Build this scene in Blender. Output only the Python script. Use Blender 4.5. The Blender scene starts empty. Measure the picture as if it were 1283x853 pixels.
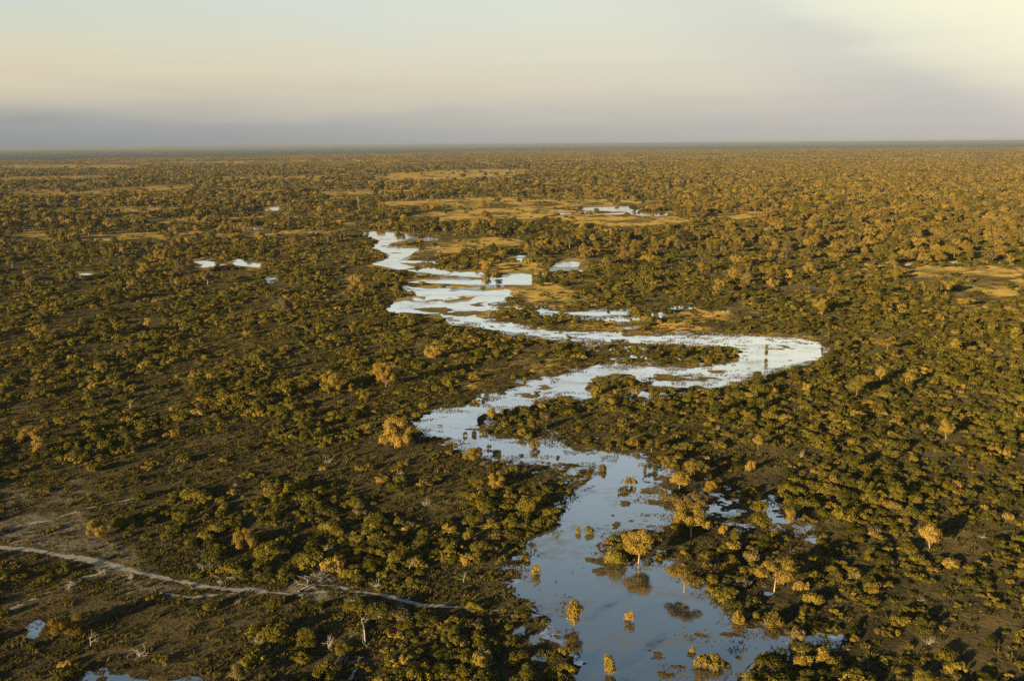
import bpy, bmesh, math, random
import numpy as np
from mathutils import Vector, Matrix
from mathutils.geometry import tessellate_polygon

rng = np.random.default_rng(7)
random.seed(7)
R = math.radians
scene = bpy.context.scene
col = scene.collection

# ------------------------------------------------------------------ camera
W, H, F = 1283.0, 853.0, 1247.0
CAM_H = 110.0
PITCH = R(11.13)
ROLL = R(-0.41)
cam_d = bpy.data.cameras.new("camera")
cam = bpy.data.objects.new("camera", cam_d)
col.objects.link(cam)
cam_d.sensor_fit = 'HORIZONTAL'
cam_d.sensor_width = 36.0
cam_d.lens = 36.0 * F / W
cam_d.clip_start = 1.0
cam_d.clip_end = 400000.0
CM = Matrix.Rotation(R(90) - PITCH, 3, 'X') @ Matrix.Rotation(ROLL, 3, 'Z')
cam.matrix_world = Matrix.Translation((0, 0, CAM_H)) @ CM.to_4x4()
scene.camera = cam
CMn = np.array(CM)


def at(px, py):
    """photo pixel -> point on the plain"""
    d = CMn @ np.array([(px - W / 2) / F, -(py - H / 2) / F, -1.0])
    t = CAM_H / -d[2]
    return Vector((d[0] * t, d[1] * t, 0.0))


def at_arr(P):
    P = np.asarray(P, float)
    v = np.stack([(P[:, 0] - W / 2) / F, -(P[:, 1] - H / 2) / F, -np.ones(len(P))], 1)
    d = v @ CMn.T
    t = CAM_H / np.maximum(-d[:, 2], 1e-4)
    return d[:, :2] * t[:, None]


def project(X, Y, Z=0.0):
    P = np.stack([X, Y, np.full_like(X, Z) - CAM_H], 1) @ CMn
    zz = np.minimum(P[:, 2], -1e-3)
    return W / 2 + F * P[:, 0] / -zz, H / 2 - F * P[:, 1] / -zz


# ------------------------------------------------------------------ light
EXPO = 1.42
SUN_EL, SUN_AZ = R(10.5), R(220)
scene.view_settings.view_transform = 'Standard'
scene.view_settings.look = 'None'
scene.view_settings.exposure = EXPO
scene.view_settings.gamma = 1.0
scene.view_settings.use_curve_mapping = False

sd = bpy.data.lights.new("sun", 'SUN')
sd.energy = 5.0
sd.color = (1.0, 0.755, 0.37)
sd.angle = R(0.5)
so = bpy.data.objects.new("sun", sd)
col.objects.link(so)
ldir = Vector((-math.sin(SUN_AZ) * math.cos(SUN_EL), -math.cos(SUN_AZ) * math.cos(SUN_EL), -math.sin(SUN_EL)))
so.rotation_euler = ldir.to_track_quat('-Z', 'Y').to_euler()
so.location = (-2000, -2000, 900)


def s2l(r, g, b, k=1.0):
    f = lambda c: (c / 255 / 12.92) if c <= 10.3 else ((c / 255 + 0.055) / 1.055) ** 2.4
    return (f(r) * k, f(g) * k, f(b) * k, 1.0)


world = bpy.data.worlds.new("World")
scene.world = world
world.use_nodes = True
nt = world.node_tree
nt.nodes.clear()
N = lambda t, **k: _n(nt, t, **k)


def _n(tree, t, **k):
    n = tree.nodes.new(t)
    for a, b in k.items():
        setattr(n, a, b)
    return n


def math_node(tree, op, a, b=None, clamp=False):
    n = tree.nodes.new('ShaderNodeMath')
    n.operation = op
    n.use_clamp = clamp
    for i, v in enumerate((a, b)):
        if v is None:
            continue
        if isinstance(v, (int, float)):
            n.inputs[i].default_value = v
        else:
            tree.links.new(v, n.inputs[i])
    return n.outputs[0]


def ramp(tree, fac, stops, interp='LINEAR'):
    n = tree.nodes.new('ShaderNodeValToRGB')
    n.color_ramp.interpolation = interp
    els = n.color_ramp.elements
    while len(els) < len(stops):
        els.new(0.5)
    for e, (p, c) in zip(els, stops):
        e.position = p
        e.color = c if len(c) == 4 else (*c, 1)
    tree.links.new(fac, n.inputs[0])
    return n.outputs[0]


def mixc(tree, fac, a, b, mode='MIX'):
    n = tree.nodes.new('ShaderNodeMix')
    n.data_type = 'RGBA'
    n.blend_type = mode
    for s, v in ((n.inputs[0], fac), (n.inputs[6], a), (n.inputs[7], b)):
        if isinstance(v, (int, float)):
            s.default_value = v
        elif isinstance(v, tuple):
            s.default_value = v if len(v) == 4 else (*v, 1)
        else:
            tree.links.new(v, s)
    return n.outputs[2]


sky = N('ShaderNodeTexSky', sky_type='NISHITA', sun_disc=False)
sky.sun_elevation = SUN_EL
sky.sun_rotation = SUN_AZ
sky.altitude = 1000
sky.air_density = 1.2
sky.dust_density = 3.0
bg1 = N('ShaderNodeBackground')
bg1.inputs[1].default_value = 0.05
nt.links.new(sky.outputs[0], bg1.inputs[0])
# thin high evening cloud veil, in directions of the sky
tc = N('ShaderNodeTexCoord')
sep = N('ShaderNodeSeparateXYZ')
nt.links.new(tc.outputs['Generated'], sep.inputs[0])
el = math_node(nt, 'MULTIPLY', math_node(nt, 'ARCSINE', sep.outputs[2]), 180 / math.pi)
az = math_node(nt, 'MULTIPLY', math_node(nt, 'ARCTAN2', sep.outputs[0], sep.outputs[1]), 180 / math.pi)
mp = N('ShaderNodeMapping')
mp.inputs['Scale'].default_value = (3.0, 3.0, 26.0)
mp.inputs['Rotation'].default_value = (0, R(7), 0)
nt.links.new(tc.outputs['Generated'], mp.inputs[0])
ns = N('ShaderNodeTexNoise')
ns.inputs['Scale'].default_value = 1.6
ns.inputs['Detail'].default_value = 5
ns.inputs['Roughness'].default_value = 0.5
nt.links.new(mp.outputs[0], ns.inputs[0])
wob = math_node(nt, 'SUBTRACT', ns.outputs[0], 0.5)
elw = math_node(nt, 'ADD', el, math_node(nt, 'MULTIPLY', wob, 2.0))
# bands dip slightly to the right
elw = math_node(nt, 'ADD', elw, math_node(nt, 'MULTIPLY', math_node(nt, 'SUBTRACT', 0, az), -0.012))
K = 2 ** -EXPO
f1 = math_node(nt, 'DIVIDE', elw, 45.0, clamp=True)
st = lambda L: [(e / 45.0, s2l(*c, K)) for e, c in L]
left = ramp(nt, f1, st([(0.0, (148, 154, 158)), (0.9, (161, 164, 165)), (2.2, (205, 198, 180)), (3.6, (222, 211, 184)),
                        (5.2, (220, 217, 194)), (7.0, (211, 219, 209)), (11, (207, 219, 218)), (18, (180, 200, 212)), (28, (140, 168, 190)), (45, (74, 106, 150))]))
right = ramp(nt, f1, st([(0.0, (199, 195, 186)), (0.9, (195, 191, 186)), (2.2, (204, 198, 190)), (3.6, (216, 210, 197)),
                         (5.2, (226, 223, 206)), (7.0, (232, 232, 213)), (11, (238, 238, 224)), (18, (196, 208, 212)), (28, (146, 172, 190)), (45, (74, 106, 150))]))
faz = math_node(nt, 'ADD', math_node(nt, 'DIVIDE', az, 50.0), 0.5, clamp=True)
veil = mixc(nt, faz, left, right)
# a sunlit cloud sheet reaching in from the right with a slanting lower edge
g = math_node(nt, 'ADD', math_node(nt, 'SUBTRACT', elw, 7.2), math_node(nt, 'MULTIPLY', math_node(nt, 'SUBTRACT', az, 15.5), 0.46))
g0 = g
g = math_node(nt, 'DIVIDE', math_node(nt, 'ADD', g, 2.0), 8.0)
gm = N('ShaderNodeMapRange', interpolation_type='SMOOTHSTEP')
nt.links.new(g, gm.inputs[0])
cut = N('ShaderNodeMapRange', interpolation_type='SMOOTHSTEP')
cut.inputs[1].default_value = 16
cut.inputs[2].default_value = 9
nt.links.new(el, cut.inputs[0])
azc = N('ShaderNodeMapRange', interpolation_type='SMOOTHSTEP')
azc.inputs[1].default_value = 60
azc.inputs[2].default_value = 38
nt.links.new(az, azc.inputs[0])
glow = math_node(nt, 'MULTIPLY', math_node(nt, 'MULTIPLY', gm.outputs[0], cut.outputs[0]), azc.outputs[0])
bk = ramp(nt, math_node(nt, 'DIVIDE', math_node(nt, 'ADD', g0, 6.0), 7.0, clamp=True), [(0.0, (0, 0, 0)), (0.45, (0.3, 0.3, 0.3)), (0.72, (0.34, 0.34, 0.34)), (0.95, (0, 0, 0))])
low = N('ShaderNodeMapRange', interpolation_type='SMOOTHSTEP')
low.inputs[1].default_value = 0.3
low.inputs[2].default_value = 1.6
nt.links.new(el, low.inputs[0])
bk = math_node(nt, 'MULTIPLY', math_node(nt, 'MULTIPLY', bk, cut.outputs[0]), math_node(nt, 'MULTIPLY', low.outputs[0], math_node(nt, 'DIVIDE', az, 18.0, clamp=True)))
veil = mixc(nt, bk, veil, s2l(182, 184, 192, K))
veil = mixc(nt, glow, veil, s2l(255, 251, 218, K))
bg2 = N('ShaderNodeBackground')
nt.links.new(veil, bg2.inputs[0])
bg2.inputs[1].default_value = 1.0
vf = N('ShaderNodeMapRange', interpolation_type='SMOOTHSTEP')
vf.inputs[1].default_value = 20
vf.inputs[2].default_value = 70
vf.inputs[3].default_value = 0.93
vf.inputs[4].default_value = 0.55
nt.links.new(el, vf.inputs[0])
mx = N('ShaderNodeMixShader')
nt.links.new(vf.outputs[0], mx.inputs[0])
nt.links.new(bg1.outputs[0], mx.inputs[1])
nt.links.new(bg2.outputs[0], mx.inputs[2])
wo = N('ShaderNodeOutputWorld')
nt.links.new(mx.outputs[0], wo.inputs[0])


# ------------------------------------------------------------------ helpers
def tag(o, label=None, cat=None, group=None, kind=None):
    if label:
        o['label'] = label
    if cat:
        o['category'] = cat
    if group:
        o['group'] = group
    if kind:
        o['kind'] = kind
    return o


def mesh_obj(name, me, parent=None, link=True):
    o = bpy.data.objects.new(name, me)
    if link:
        col.objects.link(o)
    if parent is not None:
        o.parent = parent
    return o


def mesh_from(name, verts, faces, mats, smooth=False, midx=None):
    me = bpy.data.meshes.new(name)
    me.from_pydata([tuple(v) for v in verts], [], [tuple(f) for f in faces])
    for m in mats:
        me.materials.append(m)
    if midx is not None:
        me.polygons.foreach_set('material_index', np.asarray(midx, np.int32))
    if smooth:
        me.polygons.foreach_set('use_smooth', np.ones(len(me.polygons), bool))
    me.update()
    return me


def vnoise(x, y, seed=0):
    xi, yi = np.floor(x).astype(np.int64), np.floor(y).astype(np.int64)
    fx, fy = x - xi, y - yi
    fx, fy = fx * fx * (3 - 2 * fx), fy * fy * (3 - 2 * fy)

    def h(a, b):
        v = (a * 374761393 + b * 668265263 + seed * 974634777) & 0xffffffff
        v = ((v ^ (v >> 13)) * 1274126177) & 0xffffffff
        return ((v ^ (v >> 16)) & 0xffff) / 65535.0
    return (h(xi, yi) * (1 - fx) + h(xi + 1, yi) * fx) * (1 - fy) + (h(xi, yi + 1) * (1 - fx) + h(xi + 1, yi + 1) * fx) * fy


def fbm(x, y, seed=0, o=3):
    s, a, t = 0, 1.0, 0
    for i in range(o):
        s = s + a * vnoise(x * 2 ** i, y * 2 ** i, seed + i * 17)
        t += a
        a *= 0.55
    return s / t


def sdf(px, py, poly):
    """signed distance (photo pixels, + inside) to a polygon"""
    P = np.asarray(poly, float)
    Q = np.roll(P, -1, 0)
    x0, x1 = P[:, 0].min() - 40, P[:, 0].max() + 40
    y0, y1 = P[:, 1].min() - 40, P[:, 1].max() + 40
    out = np.full(px.shape, -60.0)
    m = (px > x0) & (px < x1) & (py > y0) & (py < y1)
    if not m.any():
        return out
    x, y = px[m], py[m]
    d = np.full(x.shape, 1e9)
    ins = np.zeros(x.shape, bool)
    for (ax, ay), (bx, by) in zip(P, Q):
        ex, ey = bx - ax, by - ay
        t = np.clip(((x - ax) * ex + (y - ay) * ey) / (ex * ex + ey * ey + 1e-9), 0, 1)
        d = np.minimum(d, np.hypot(x - ax - t * ex, y - ay - t * ey))
        if abs(ey) > 1e-9:
            c = ((ay > y) != (by > y)) & (x < ex * (y - ay) / ey + ax)
            ins ^= c
    out[m] = np.where(ins, d, -d)
    return out


sstep = lambda v, a, b: (lambda t: t * t * (3 - 2 * t))(np.clip((v - a) / (b - a), 0, 1))

# ------------------------------------------------------------------ plan of the place (photo pixels, laid on the plain)
RIVER = [(712, 870), (716, 845), (724, 828), (712, 812), (716, 800), (700, 792), (686, 790), (690, 776), (674, 768), (672, 755), (655, 746), (646, 734),
         (652, 722), (648, 712), (664, 706), (662, 692), (668, 682), (664, 674), (678, 668), (692, 664), (702, 652), (711, 645), (708, 633), (716, 622),
         (722, 610), (734, 602), (748, 594), (752, 587), (738, 584), (712, 581), (680, 578), (660, 580), (640, 577), (622, 575), (606, 571), (594, 567),
         (577, 563), (574, 553), (556, 550), (540, 548), (528, 540), (519, 530), (530, 522), (547, 515), (564, 512), (581, 510), (600, 507), (611, 502),
         (612, 496), (631, 490), (648, 483), (665, 479), (682, 475), (698, 471), (716, 466), (732, 461), (750, 458), (767, 456), (800, 457), (830, 459),
         (853, 461), (880, 461), (905, 457), (922, 452), (926, 444), (916, 440), (914, 434), (880, 434), (850, 432), (830, 430), (800, 429), (765, 429),
         (732, 428), (710, 427), (691, 425), (660, 421), (631, 416), (600, 411), (577, 408), (566, 403), (557, 395), (530, 393), (497, 392), (487, 385),
         (494, 380), (507, 378), (541, 380), (581, 380), (605, 377), (612, 372), (570, 371), (565, 367), (590, 364), (610, 366), (631, 370), (628, 376), (618, 381),
         (622, 387), (612, 393), (610, 399), (631, 404), (665, 410), (690, 414), (715, 416), (765, 417), (800, 419), (825, 420), (853, 419), (880, 420), (920, 421),
         (953, 422), (980, 423), (1000, 425), (1022, 429), (1036, 436), (1032, 446), (1015, 453), (992, 459), (975, 464), (965, 469), (945, 474), (933, 478),
         (912, 482), (893, 486), (873, 484), (858, 488), (845, 493), (825, 496), (808, 500), (800, 497), (770, 500), (748, 500), (722, 501), (710, 496),
         (690, 499), (672, 504), (660, 511), (648, 516), (628, 516), (616, 520), (611, 529), (615, 541), (622, 548), (644, 551), (662, 553), (680, 550),
         (698, 551), (706, 558), (714, 566), (735, 567), (752, 566), (775, 569), (792, 571), (806, 576), (819, 581), (833, 588), (843, 594), (836, 602),
         (829, 612), (836, 622), (844, 632), (848, 642), (838, 654), (834, 662), (826, 666), (800, 664), (776, 667), (762, 674), (757, 684), (766, 696),
         (780, 706), (795, 711), (812, 709), (824, 702), (838, 704), (848, 716), (866, 734), (882, 738), (896, 748), (912, 762), (926, 776), (938, 790),
         (962, 788), (975, 796), (990, 801), (1015, 803), (1045, 804), (1015, 809), (985, 812), (972, 818), (955, 830), (940, 842), (928, 870)]
BACKWATER = [(868, 604), (878, 606), (884, 614), (897, 618), (912, 627), (930, 630), (942, 638), (955, 636), (967, 630), (981, 631), (978, 640), (986, 652), (1004, 656),
             (1022, 657), (1016, 669), (998, 668), (986, 663), (968, 656), (950, 651), (930, 657), (912, 655), (893, 653), (886, 644), (888, 632), (880, 622), (872, 614)]
OXBOW = [(453, 290), (484, 291), (512, 294), (537, 297), (545, 299), (520, 301), (503, 302), (488, 305), (484, 311), (505, 311), (524, 312), (519, 318), (509, 323), (497, 328), (505, 331), (520, 334), (545, 338),
         (570, 340), (601, 341), (610, 345), (622, 348), (636, 347), (640, 344), (652, 343), (665, 344), (667, 350), (665, 357), (650, 357), (611, 357), (570, 356), (540, 355), (512, 354), (528, 351), (570, 351), (606, 351), (604, 348), (580, 346), (544, 343), (510, 339),
         (480, 334), (464, 331), (480, 326), (490, 320), (476, 315), (468, 308), (476, 302), (460, 296)]
PONDS = [
    ('narrow pale flood pool below the upper loop of the river', [(507, 358), (520, 360), (535, 362), (566, 362), (568, 365), (550, 366), (524, 364), (510, 361)]),
    ('broad bright pond in the golden meadow far beyond the river', [(713, 261), (730, 260), (752, 259), (780, 258), (799, 257), (801, 263), (785, 266), (765, 266), (732, 264)]),
    ('thin bright pond strip beside the broad meadow pond', [(787, 268), (800, 267), (815, 268), (830, 266), (847, 266), (842, 270), (825, 272), (800, 271)]),
    ('ragged white pond at the foot of the wooded rise beyond the river', [(691, 334), (702, 330), (716, 326), (735, 329), (733, 334), (720, 336), (705, 335)]),
    ('tiny pool in the thicket between the ragged pond and the loop', [(639, 321), (650, 319.5), (660, 320.5), (658, 322.5), (645, 323)]),
    ('long flood pool behind the middle band of the river', [(708, 391), (735, 390), (765, 390), (789, 391), (786, 395), (765, 395), (750, 397), (732, 396), (715, 394)]),
    ('upper of two small pools close above the river band', [(771, 401), (780, 399), (790, 398), (789, 404), (782, 406), (773, 405)]),
    ('lower of two small pools close above the river band', [(779, 410), (790, 408.5), (803, 410), (799, 413), (784, 413.5)]),
    ('slim pool left of the long flood pool', [(668, 389), (680, 388), (692, 390), (688, 392), (674, 392)]),
    ('left half of the split white pond on the wooded plain', [(241, 327), (255, 325.5), (269, 328), (268, 334), (256, 334), (246, 331)]),
    ('right half of the split white pond on the wooded plain', [(289, 329), (298, 324), (308, 327), (329, 333), (322, 337), (306, 335), (291, 333)]),
    ('pale pond far off on the left half of the plain', [(330, 262), (345, 259), (359, 257), (354, 262), (346, 265), (335, 265)]),
    ('thin water streak beside the golden grass strip far left', [(100, 300), (120, 299), (142, 300.5), (120, 302)]),
    ('thin water streak in the far woods left of the river head', [(303, 286.5), (320, 285.5), (337, 287), (320, 288.5)]),
    ('thin water streak nearest the head of the river', [(386, 291), (400, 290), (414, 291), (400, 293)]),
    ('small grey pool left of the split white pond', [(97, 343.5), (108, 341.5), (119, 343), (108, 345.5)]),
    ('small pool just below the split white pond', [(332, 349.5), (339, 347.5), (346, 349), (339, 351)]),
    ('small white pool in the right hand clearing, left one', [(1131, 331.5), (1137, 329.8), (1144, 331), (1138, 332.8)]),
    ('small white pool in the right hand clearing, middle one', [(1193, 329), (1197, 327.3), (1202, 329), (1197, 331)]),
    ('dusky blue pool at the bottom edge, left corner', [(100, 870), (103, 843), (123, 838), (140, 841), (157, 840), (180, 845), (200, 850), (219, 850), (252, 857), (262, 870)]),
    ('small dusky pool left of the golden bush in the left corner', [(26, 789), (36, 781), (50, 778), (60, 788), (56, 801), (44, 803), (34, 799)]),
]
WATER = [RIVER, BACKWATER, OXBOW] + [p for _, p in PONDS]
TRACK = [(-30, 682), (0, 685), (28, 687.5), (70, 694), (112, 701), (151, 711), (191, 721), (224, 728), (264, 735), (281, 738), (309, 738), (331, 741)]
TRACK2 = [(455, 741), (486, 746), (508, 753), (536, 758), (572, 760)]
TRAIL = [(540, 722), (520, 742), (504, 757), (492, 772), (474, 790), (455, 815), (438, 853)]
MEADOW = [[(523, 299), (560, 297), (640, 299), (650, 306), (600, 314), (560, 318), (520, 331), (500, 330), (512, 322), (526, 310)],
          [(640, 357), (680, 352), (730, 372), (720, 384), (660, 384), (625, 372), (640, 366)],
          [(640, 398), (720, 398), (820, 396), (900, 388), (985, 374), (1000, 380), (940, 390), (930, 398), (860, 408), (1000, 418), (1040, 428), (1050, 440), (960, 416), (860, 414), (760, 412), (680, 408)],
          [(540, 382), (600, 382), (600, 392), (560, 390)],
          [(516, 344), (600, 347), (600, 351), (520, 352)],
          [(500, 366), (560, 362), (640, 360), (660, 380), (640, 394), (560, 380), (500, 377)],
          [(660, 326), (700, 338), (660, 345), (560, 336), (530, 332), (600, 336)],
          [(520, 270), (560, 262), (700, 259), (720, 266), (800, 273), (860, 270), (862, 280), (780, 284), (680, 276), (560, 279)],
          [(480, 252), (600, 248), (700, 251), (830, 249), (830, 256), (700, 258), (560, 258), (480, 257)],
          [(0, 288), (60, 289), (62, 298), (0, 300)],
          [(0, 237), (110, 238), (230, 232), (240, 237), (140, 243), (40, 246), (0, 243)],
          [(90, 294), (220, 291), (420, 288), (420, 292), (230, 299), (90, 302)],
          [(0, 206), (180, 206), (180, 211), (0, 212)],
          [(470, 218), (560, 213), (650, 211), (665, 218), (560, 226), (470, 225)],
          [(1128, 337), (1190, 331), (1283, 334), (1283, 346), (1200, 351), (1150, 350)],
          [(1175, 366), (1230, 356), (1283, 352), (1283, 366), (1235, 382), (1190, 376)],
          [(260, 222), (420, 219), (420, 223), (280, 226)], [(60, 262), (220, 258), (220, 263), (70, 267)],
          [(380, 240), (520, 236), (525, 241), (390, 245)], [(0, 222), (120, 219), (130, 223), (0, 227)],
          [(420, 282), (500, 279), (500, 283), (430, 286)], [(180, 275), (330, 271), (340, 275), (190, 280)],
          [(200, 203), (460, 200), (460, 203), (220, 207)], [(880, 268), (960, 264), (965, 270), (890, 274)],
          [(560, 470), (620, 452), (720, 436), (760, 436), (700, 452), (660, 470), (600, 486)],
          [(1060, 336), (1110, 328), (1120, 334), (1060, 342)]]
BROWN = [[(0, 735), (70, 722), (150, 708), (190, 735), (120, 778), (60, 790), (0, 806)],
         [(140, 790), (240, 760), (330, 735), (340, 770), (270, 853), (110, 853), (110, 815)],
         [(1120, 805), (1200, 770), (1283, 760), (1283, 835), (1100, 822)],
         [(160, 476), (215, 465), (232, 474), (180, 482)],
         [(190, 508), (250, 502), (240, 514), (180, 516)],
         [(1180, 645), (1230, 655), (1235, 690), (1195, 690)],
         [(0, 520), (60, 515), (60, 530), (0, 534)]]
BARE = [[(0, 655), (50, 642), (110, 640), (150, 668), (182, 706), (150, 706), (100, 696), (50, 688), (0, 684)],
        [(0, 610), (60, 614), (120, 606), (110, 622), (60, 628), (0, 634)],
        [(120, 706), (190, 722), (262, 738), (180, 744), (130, 730)],
        [(360, 718), (430, 712), (440, 740), (390, 752), (350, 742)],
        [(200, 742), (260, 740), (300, 746), (230, 756)]]
CLEAR = [[(195, 535), (280, 508), (330, 540), (345, 566), (290, 600), (225, 580)],
         [(80, 478), (190, 462), (250, 486), (160, 512)],
         [(0, 580), (150, 582), (170, 640), (80, 660), (0, 660)],
         [(250, 590), (330, 600), (320, 640), (260, 620)],
         [(470, 628), (600, 640), (600, 676), (500, 664)],
         [(640, 578), (748, 586), (724, 616), (706, 650), (690, 660), (670, 620)],
         [(580, 690), (660, 684), (650, 740), (690, 790), (700, 800), (600, 800), (560, 764), (500, 740)],
         [(872, 560), (970, 540), (1000, 570), (960, 625), (910, 620), (880, 596)],
         [(1140, 590), (1283, 585), (1283, 604), (1150, 604)],
         [(1180, 640), (1250, 655), (1230, 700), (1180, 690)],
         [(990, 655), (1060, 640), (1080, 670), (1000, 690)],
         [(420, 780), (470, 770), (480, 853), (380, 853)]]
SHOAL = [(850, 444), (870, 438), (910, 437), (920, 446), (890, 455), (855, 453)]
ISLET = [(733, 488), (742, 474), (765, 468), (790, 470), (806, 482), (800, 495), (770, 498), (742, 496)]


def cover(px, py, polys, soft=4.0):
    m = np.zeros(px.shape)
    sc = np.clip((py - 178) / 200, 0.06, 1.5)
    px = px + (fbm(px / (14 + 10 * sc), py / (10 * sc), 61, 3) - 0.5) * 46
    py = py + (fbm(px / 20 + 9, py / (9 * sc) + 4, 67, 3) - 0.5) * 26 * sc
    for p in polys:
        pp = np.asarray(p, float)
        s = soft * np.clip((pp[:, 1].mean() - 180) / 260, 0.12, 1.3)
        m = np.maximum(m, sstep(sdf(px, py, p), -s, s))
    return m


def water_sd(px, py):
    s = np.full(px.shape, -60.0)
    for p in WATER:
        s = np.maximum(s, sdf(px, py, p))
    return s


# ------------------------------------------------------------------ materials
def new_mat(name):
    m = bpy.data.materials.new(name)
    m.use_nodes = True
    t = m.node_tree
    t.nodes.clear()
    out = t.nodes.new('ShaderNodeOutputMaterial')
    return m, t, out


def attr(t, name):
    n = t.nodes.new('ShaderNodeAttribute')
    n.attribute_name = name
    return n.outputs['Fac']


def noise(t, vec, scale, detail=3, rough=0.55):
    n = t.nodes.new('ShaderNodeTexNoise')
    n.inputs['Scale'].default_value = scale
    n.inputs['Detail'].default_value = detail
    n.inputs['Roughness'].default_value = rough
    if vec is not None:
        t.links.new(vec, n.inputs['Vector'])
    return n.outputs['Fac']


def leaf_mat(name, c1, c2, trans=0.25, inst=True):
    """leaves: two related greens/golds varying clump by clump and plant by plant"""
    m, t, out = new_mat(name)
    tc = t.nodes.new('ShaderNodeTexCoord')
    nz = noise(t, tc.outputs['Object'], 1.7, 2)
    oi = t.nodes.new('ShaderNodeObjectInfo')
    f = math_node(t, 'ADD', math_node(t, 'MULTIPLY', math_node(t, 'SUBTRACT', nz, 0.5), 1.6), oi.outputs['Random'], clamp=True)
    c = mixc(t, f, (*c1, 1), (*c2, 1))
    geo = t.nodes.new('ShaderNodeNewGeometry')
    v = math_node(t, 'ADD', math_node(t, 'MULTIPLY', geo.outputs['Random Per Island'], 0.55), 0.72)
    pv_ = math_node(t, 'FRACT', math_node(t, 'MULTIPLY', oi.outputs['Random'], 7.31))
    v = math_node(t, 'MULTIPLY', v, math_node(t, 'ADD', math_node(t, 'MULTIPLY', pv_, 0.55), 0.72))
    hs = t.nodes.new('ShaderNodeHueSaturation')
    t.links.new(c, hs.inputs['Color'])
    t.links.new(v, hs.inputs['Value'])
    d = t.nodes.new('ShaderNodeBsdfDiffuse')
    tr = t.nodes.new('ShaderNodeBsdfTranslucent')
    t.links.new(hs.outputs[0], d.inputs[0])
    t.links.new(hs.outputs[0], tr.inputs[0])
    mx = t.nodes.new('ShaderNodeMixShader')
    mx.inputs[0].default_value = trans
    t.links.new(d.outputs[0], mx.inputs[1])
    t.links.new(tr.outputs[0], mx.inputs[2])
    t.links.new(mx.outputs[0], out.inputs[0])
    return m


M = {}
M['dark olive'] = leaf_mat('dark_olive_leaves', (0.048, 0.047, 0.010), (0.10, 0.088, 0.016))
M['olive green'] = leaf_mat('olive_leaves', (0.096, 0.083, 0.014), (0.175, 0.138, 0.022))
M['golden'] = leaf_mat('golden_leaves', (0.18, 0.130, 0.026), (0.28, 0.185, 0.040))
M['bright golden'] = leaf_mat('bright_golden_leaves', (0.22, 0.150, 0.032), (0.30, 0.20, 0.048))
M['brown'] = leaf_mat('brown_leaves', (0.105, 0.083, 0.035), (0.18, 0.132, 0.055))
M['reed'] = leaf_mat('reed_blades', (0.05, 0.040, 0.016), (0.14, 0.098, 0.036))
M['tussock'] = leaf_mat('grass_blades', (0.048, 0.042, 0.012), (0.12, 0.094, 0.024))


def bark_mat(name, c1, c2):
    m, t, out = new_mat(name)
    tc = t.nodes.new('ShaderNodeTexCoord')
    nz = noise(t, tc.outputs['Object'], 6, 4)
    b = t.nodes.new('ShaderNodeBsdfPrincipled')
    t.links.new(mixc(t, nz, (*c1, 1), (*c2, 1)), b.inputs['Base Color'])
    b.inputs['Roughness'].default_value = 0.9
    b.inputs['Specular IOR Level'].default_value = 0.1
    t.links.new(b.outputs[0], out.inputs[0])
    return m


M['bark'] = bark_mat('bark', (0.12, 0.085, 0.055), (0.25, 0.19, 0.13))
M['pale bark'] = bark_mat('pale_bark', (0.22, 0.17, 0.12), (0.36, 0.29, 0.21))
M['dead wood'] = bark_mat('dead_wood', (0.19, 0.17, 0.145), (0.34, 0.31, 0.27))


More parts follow.
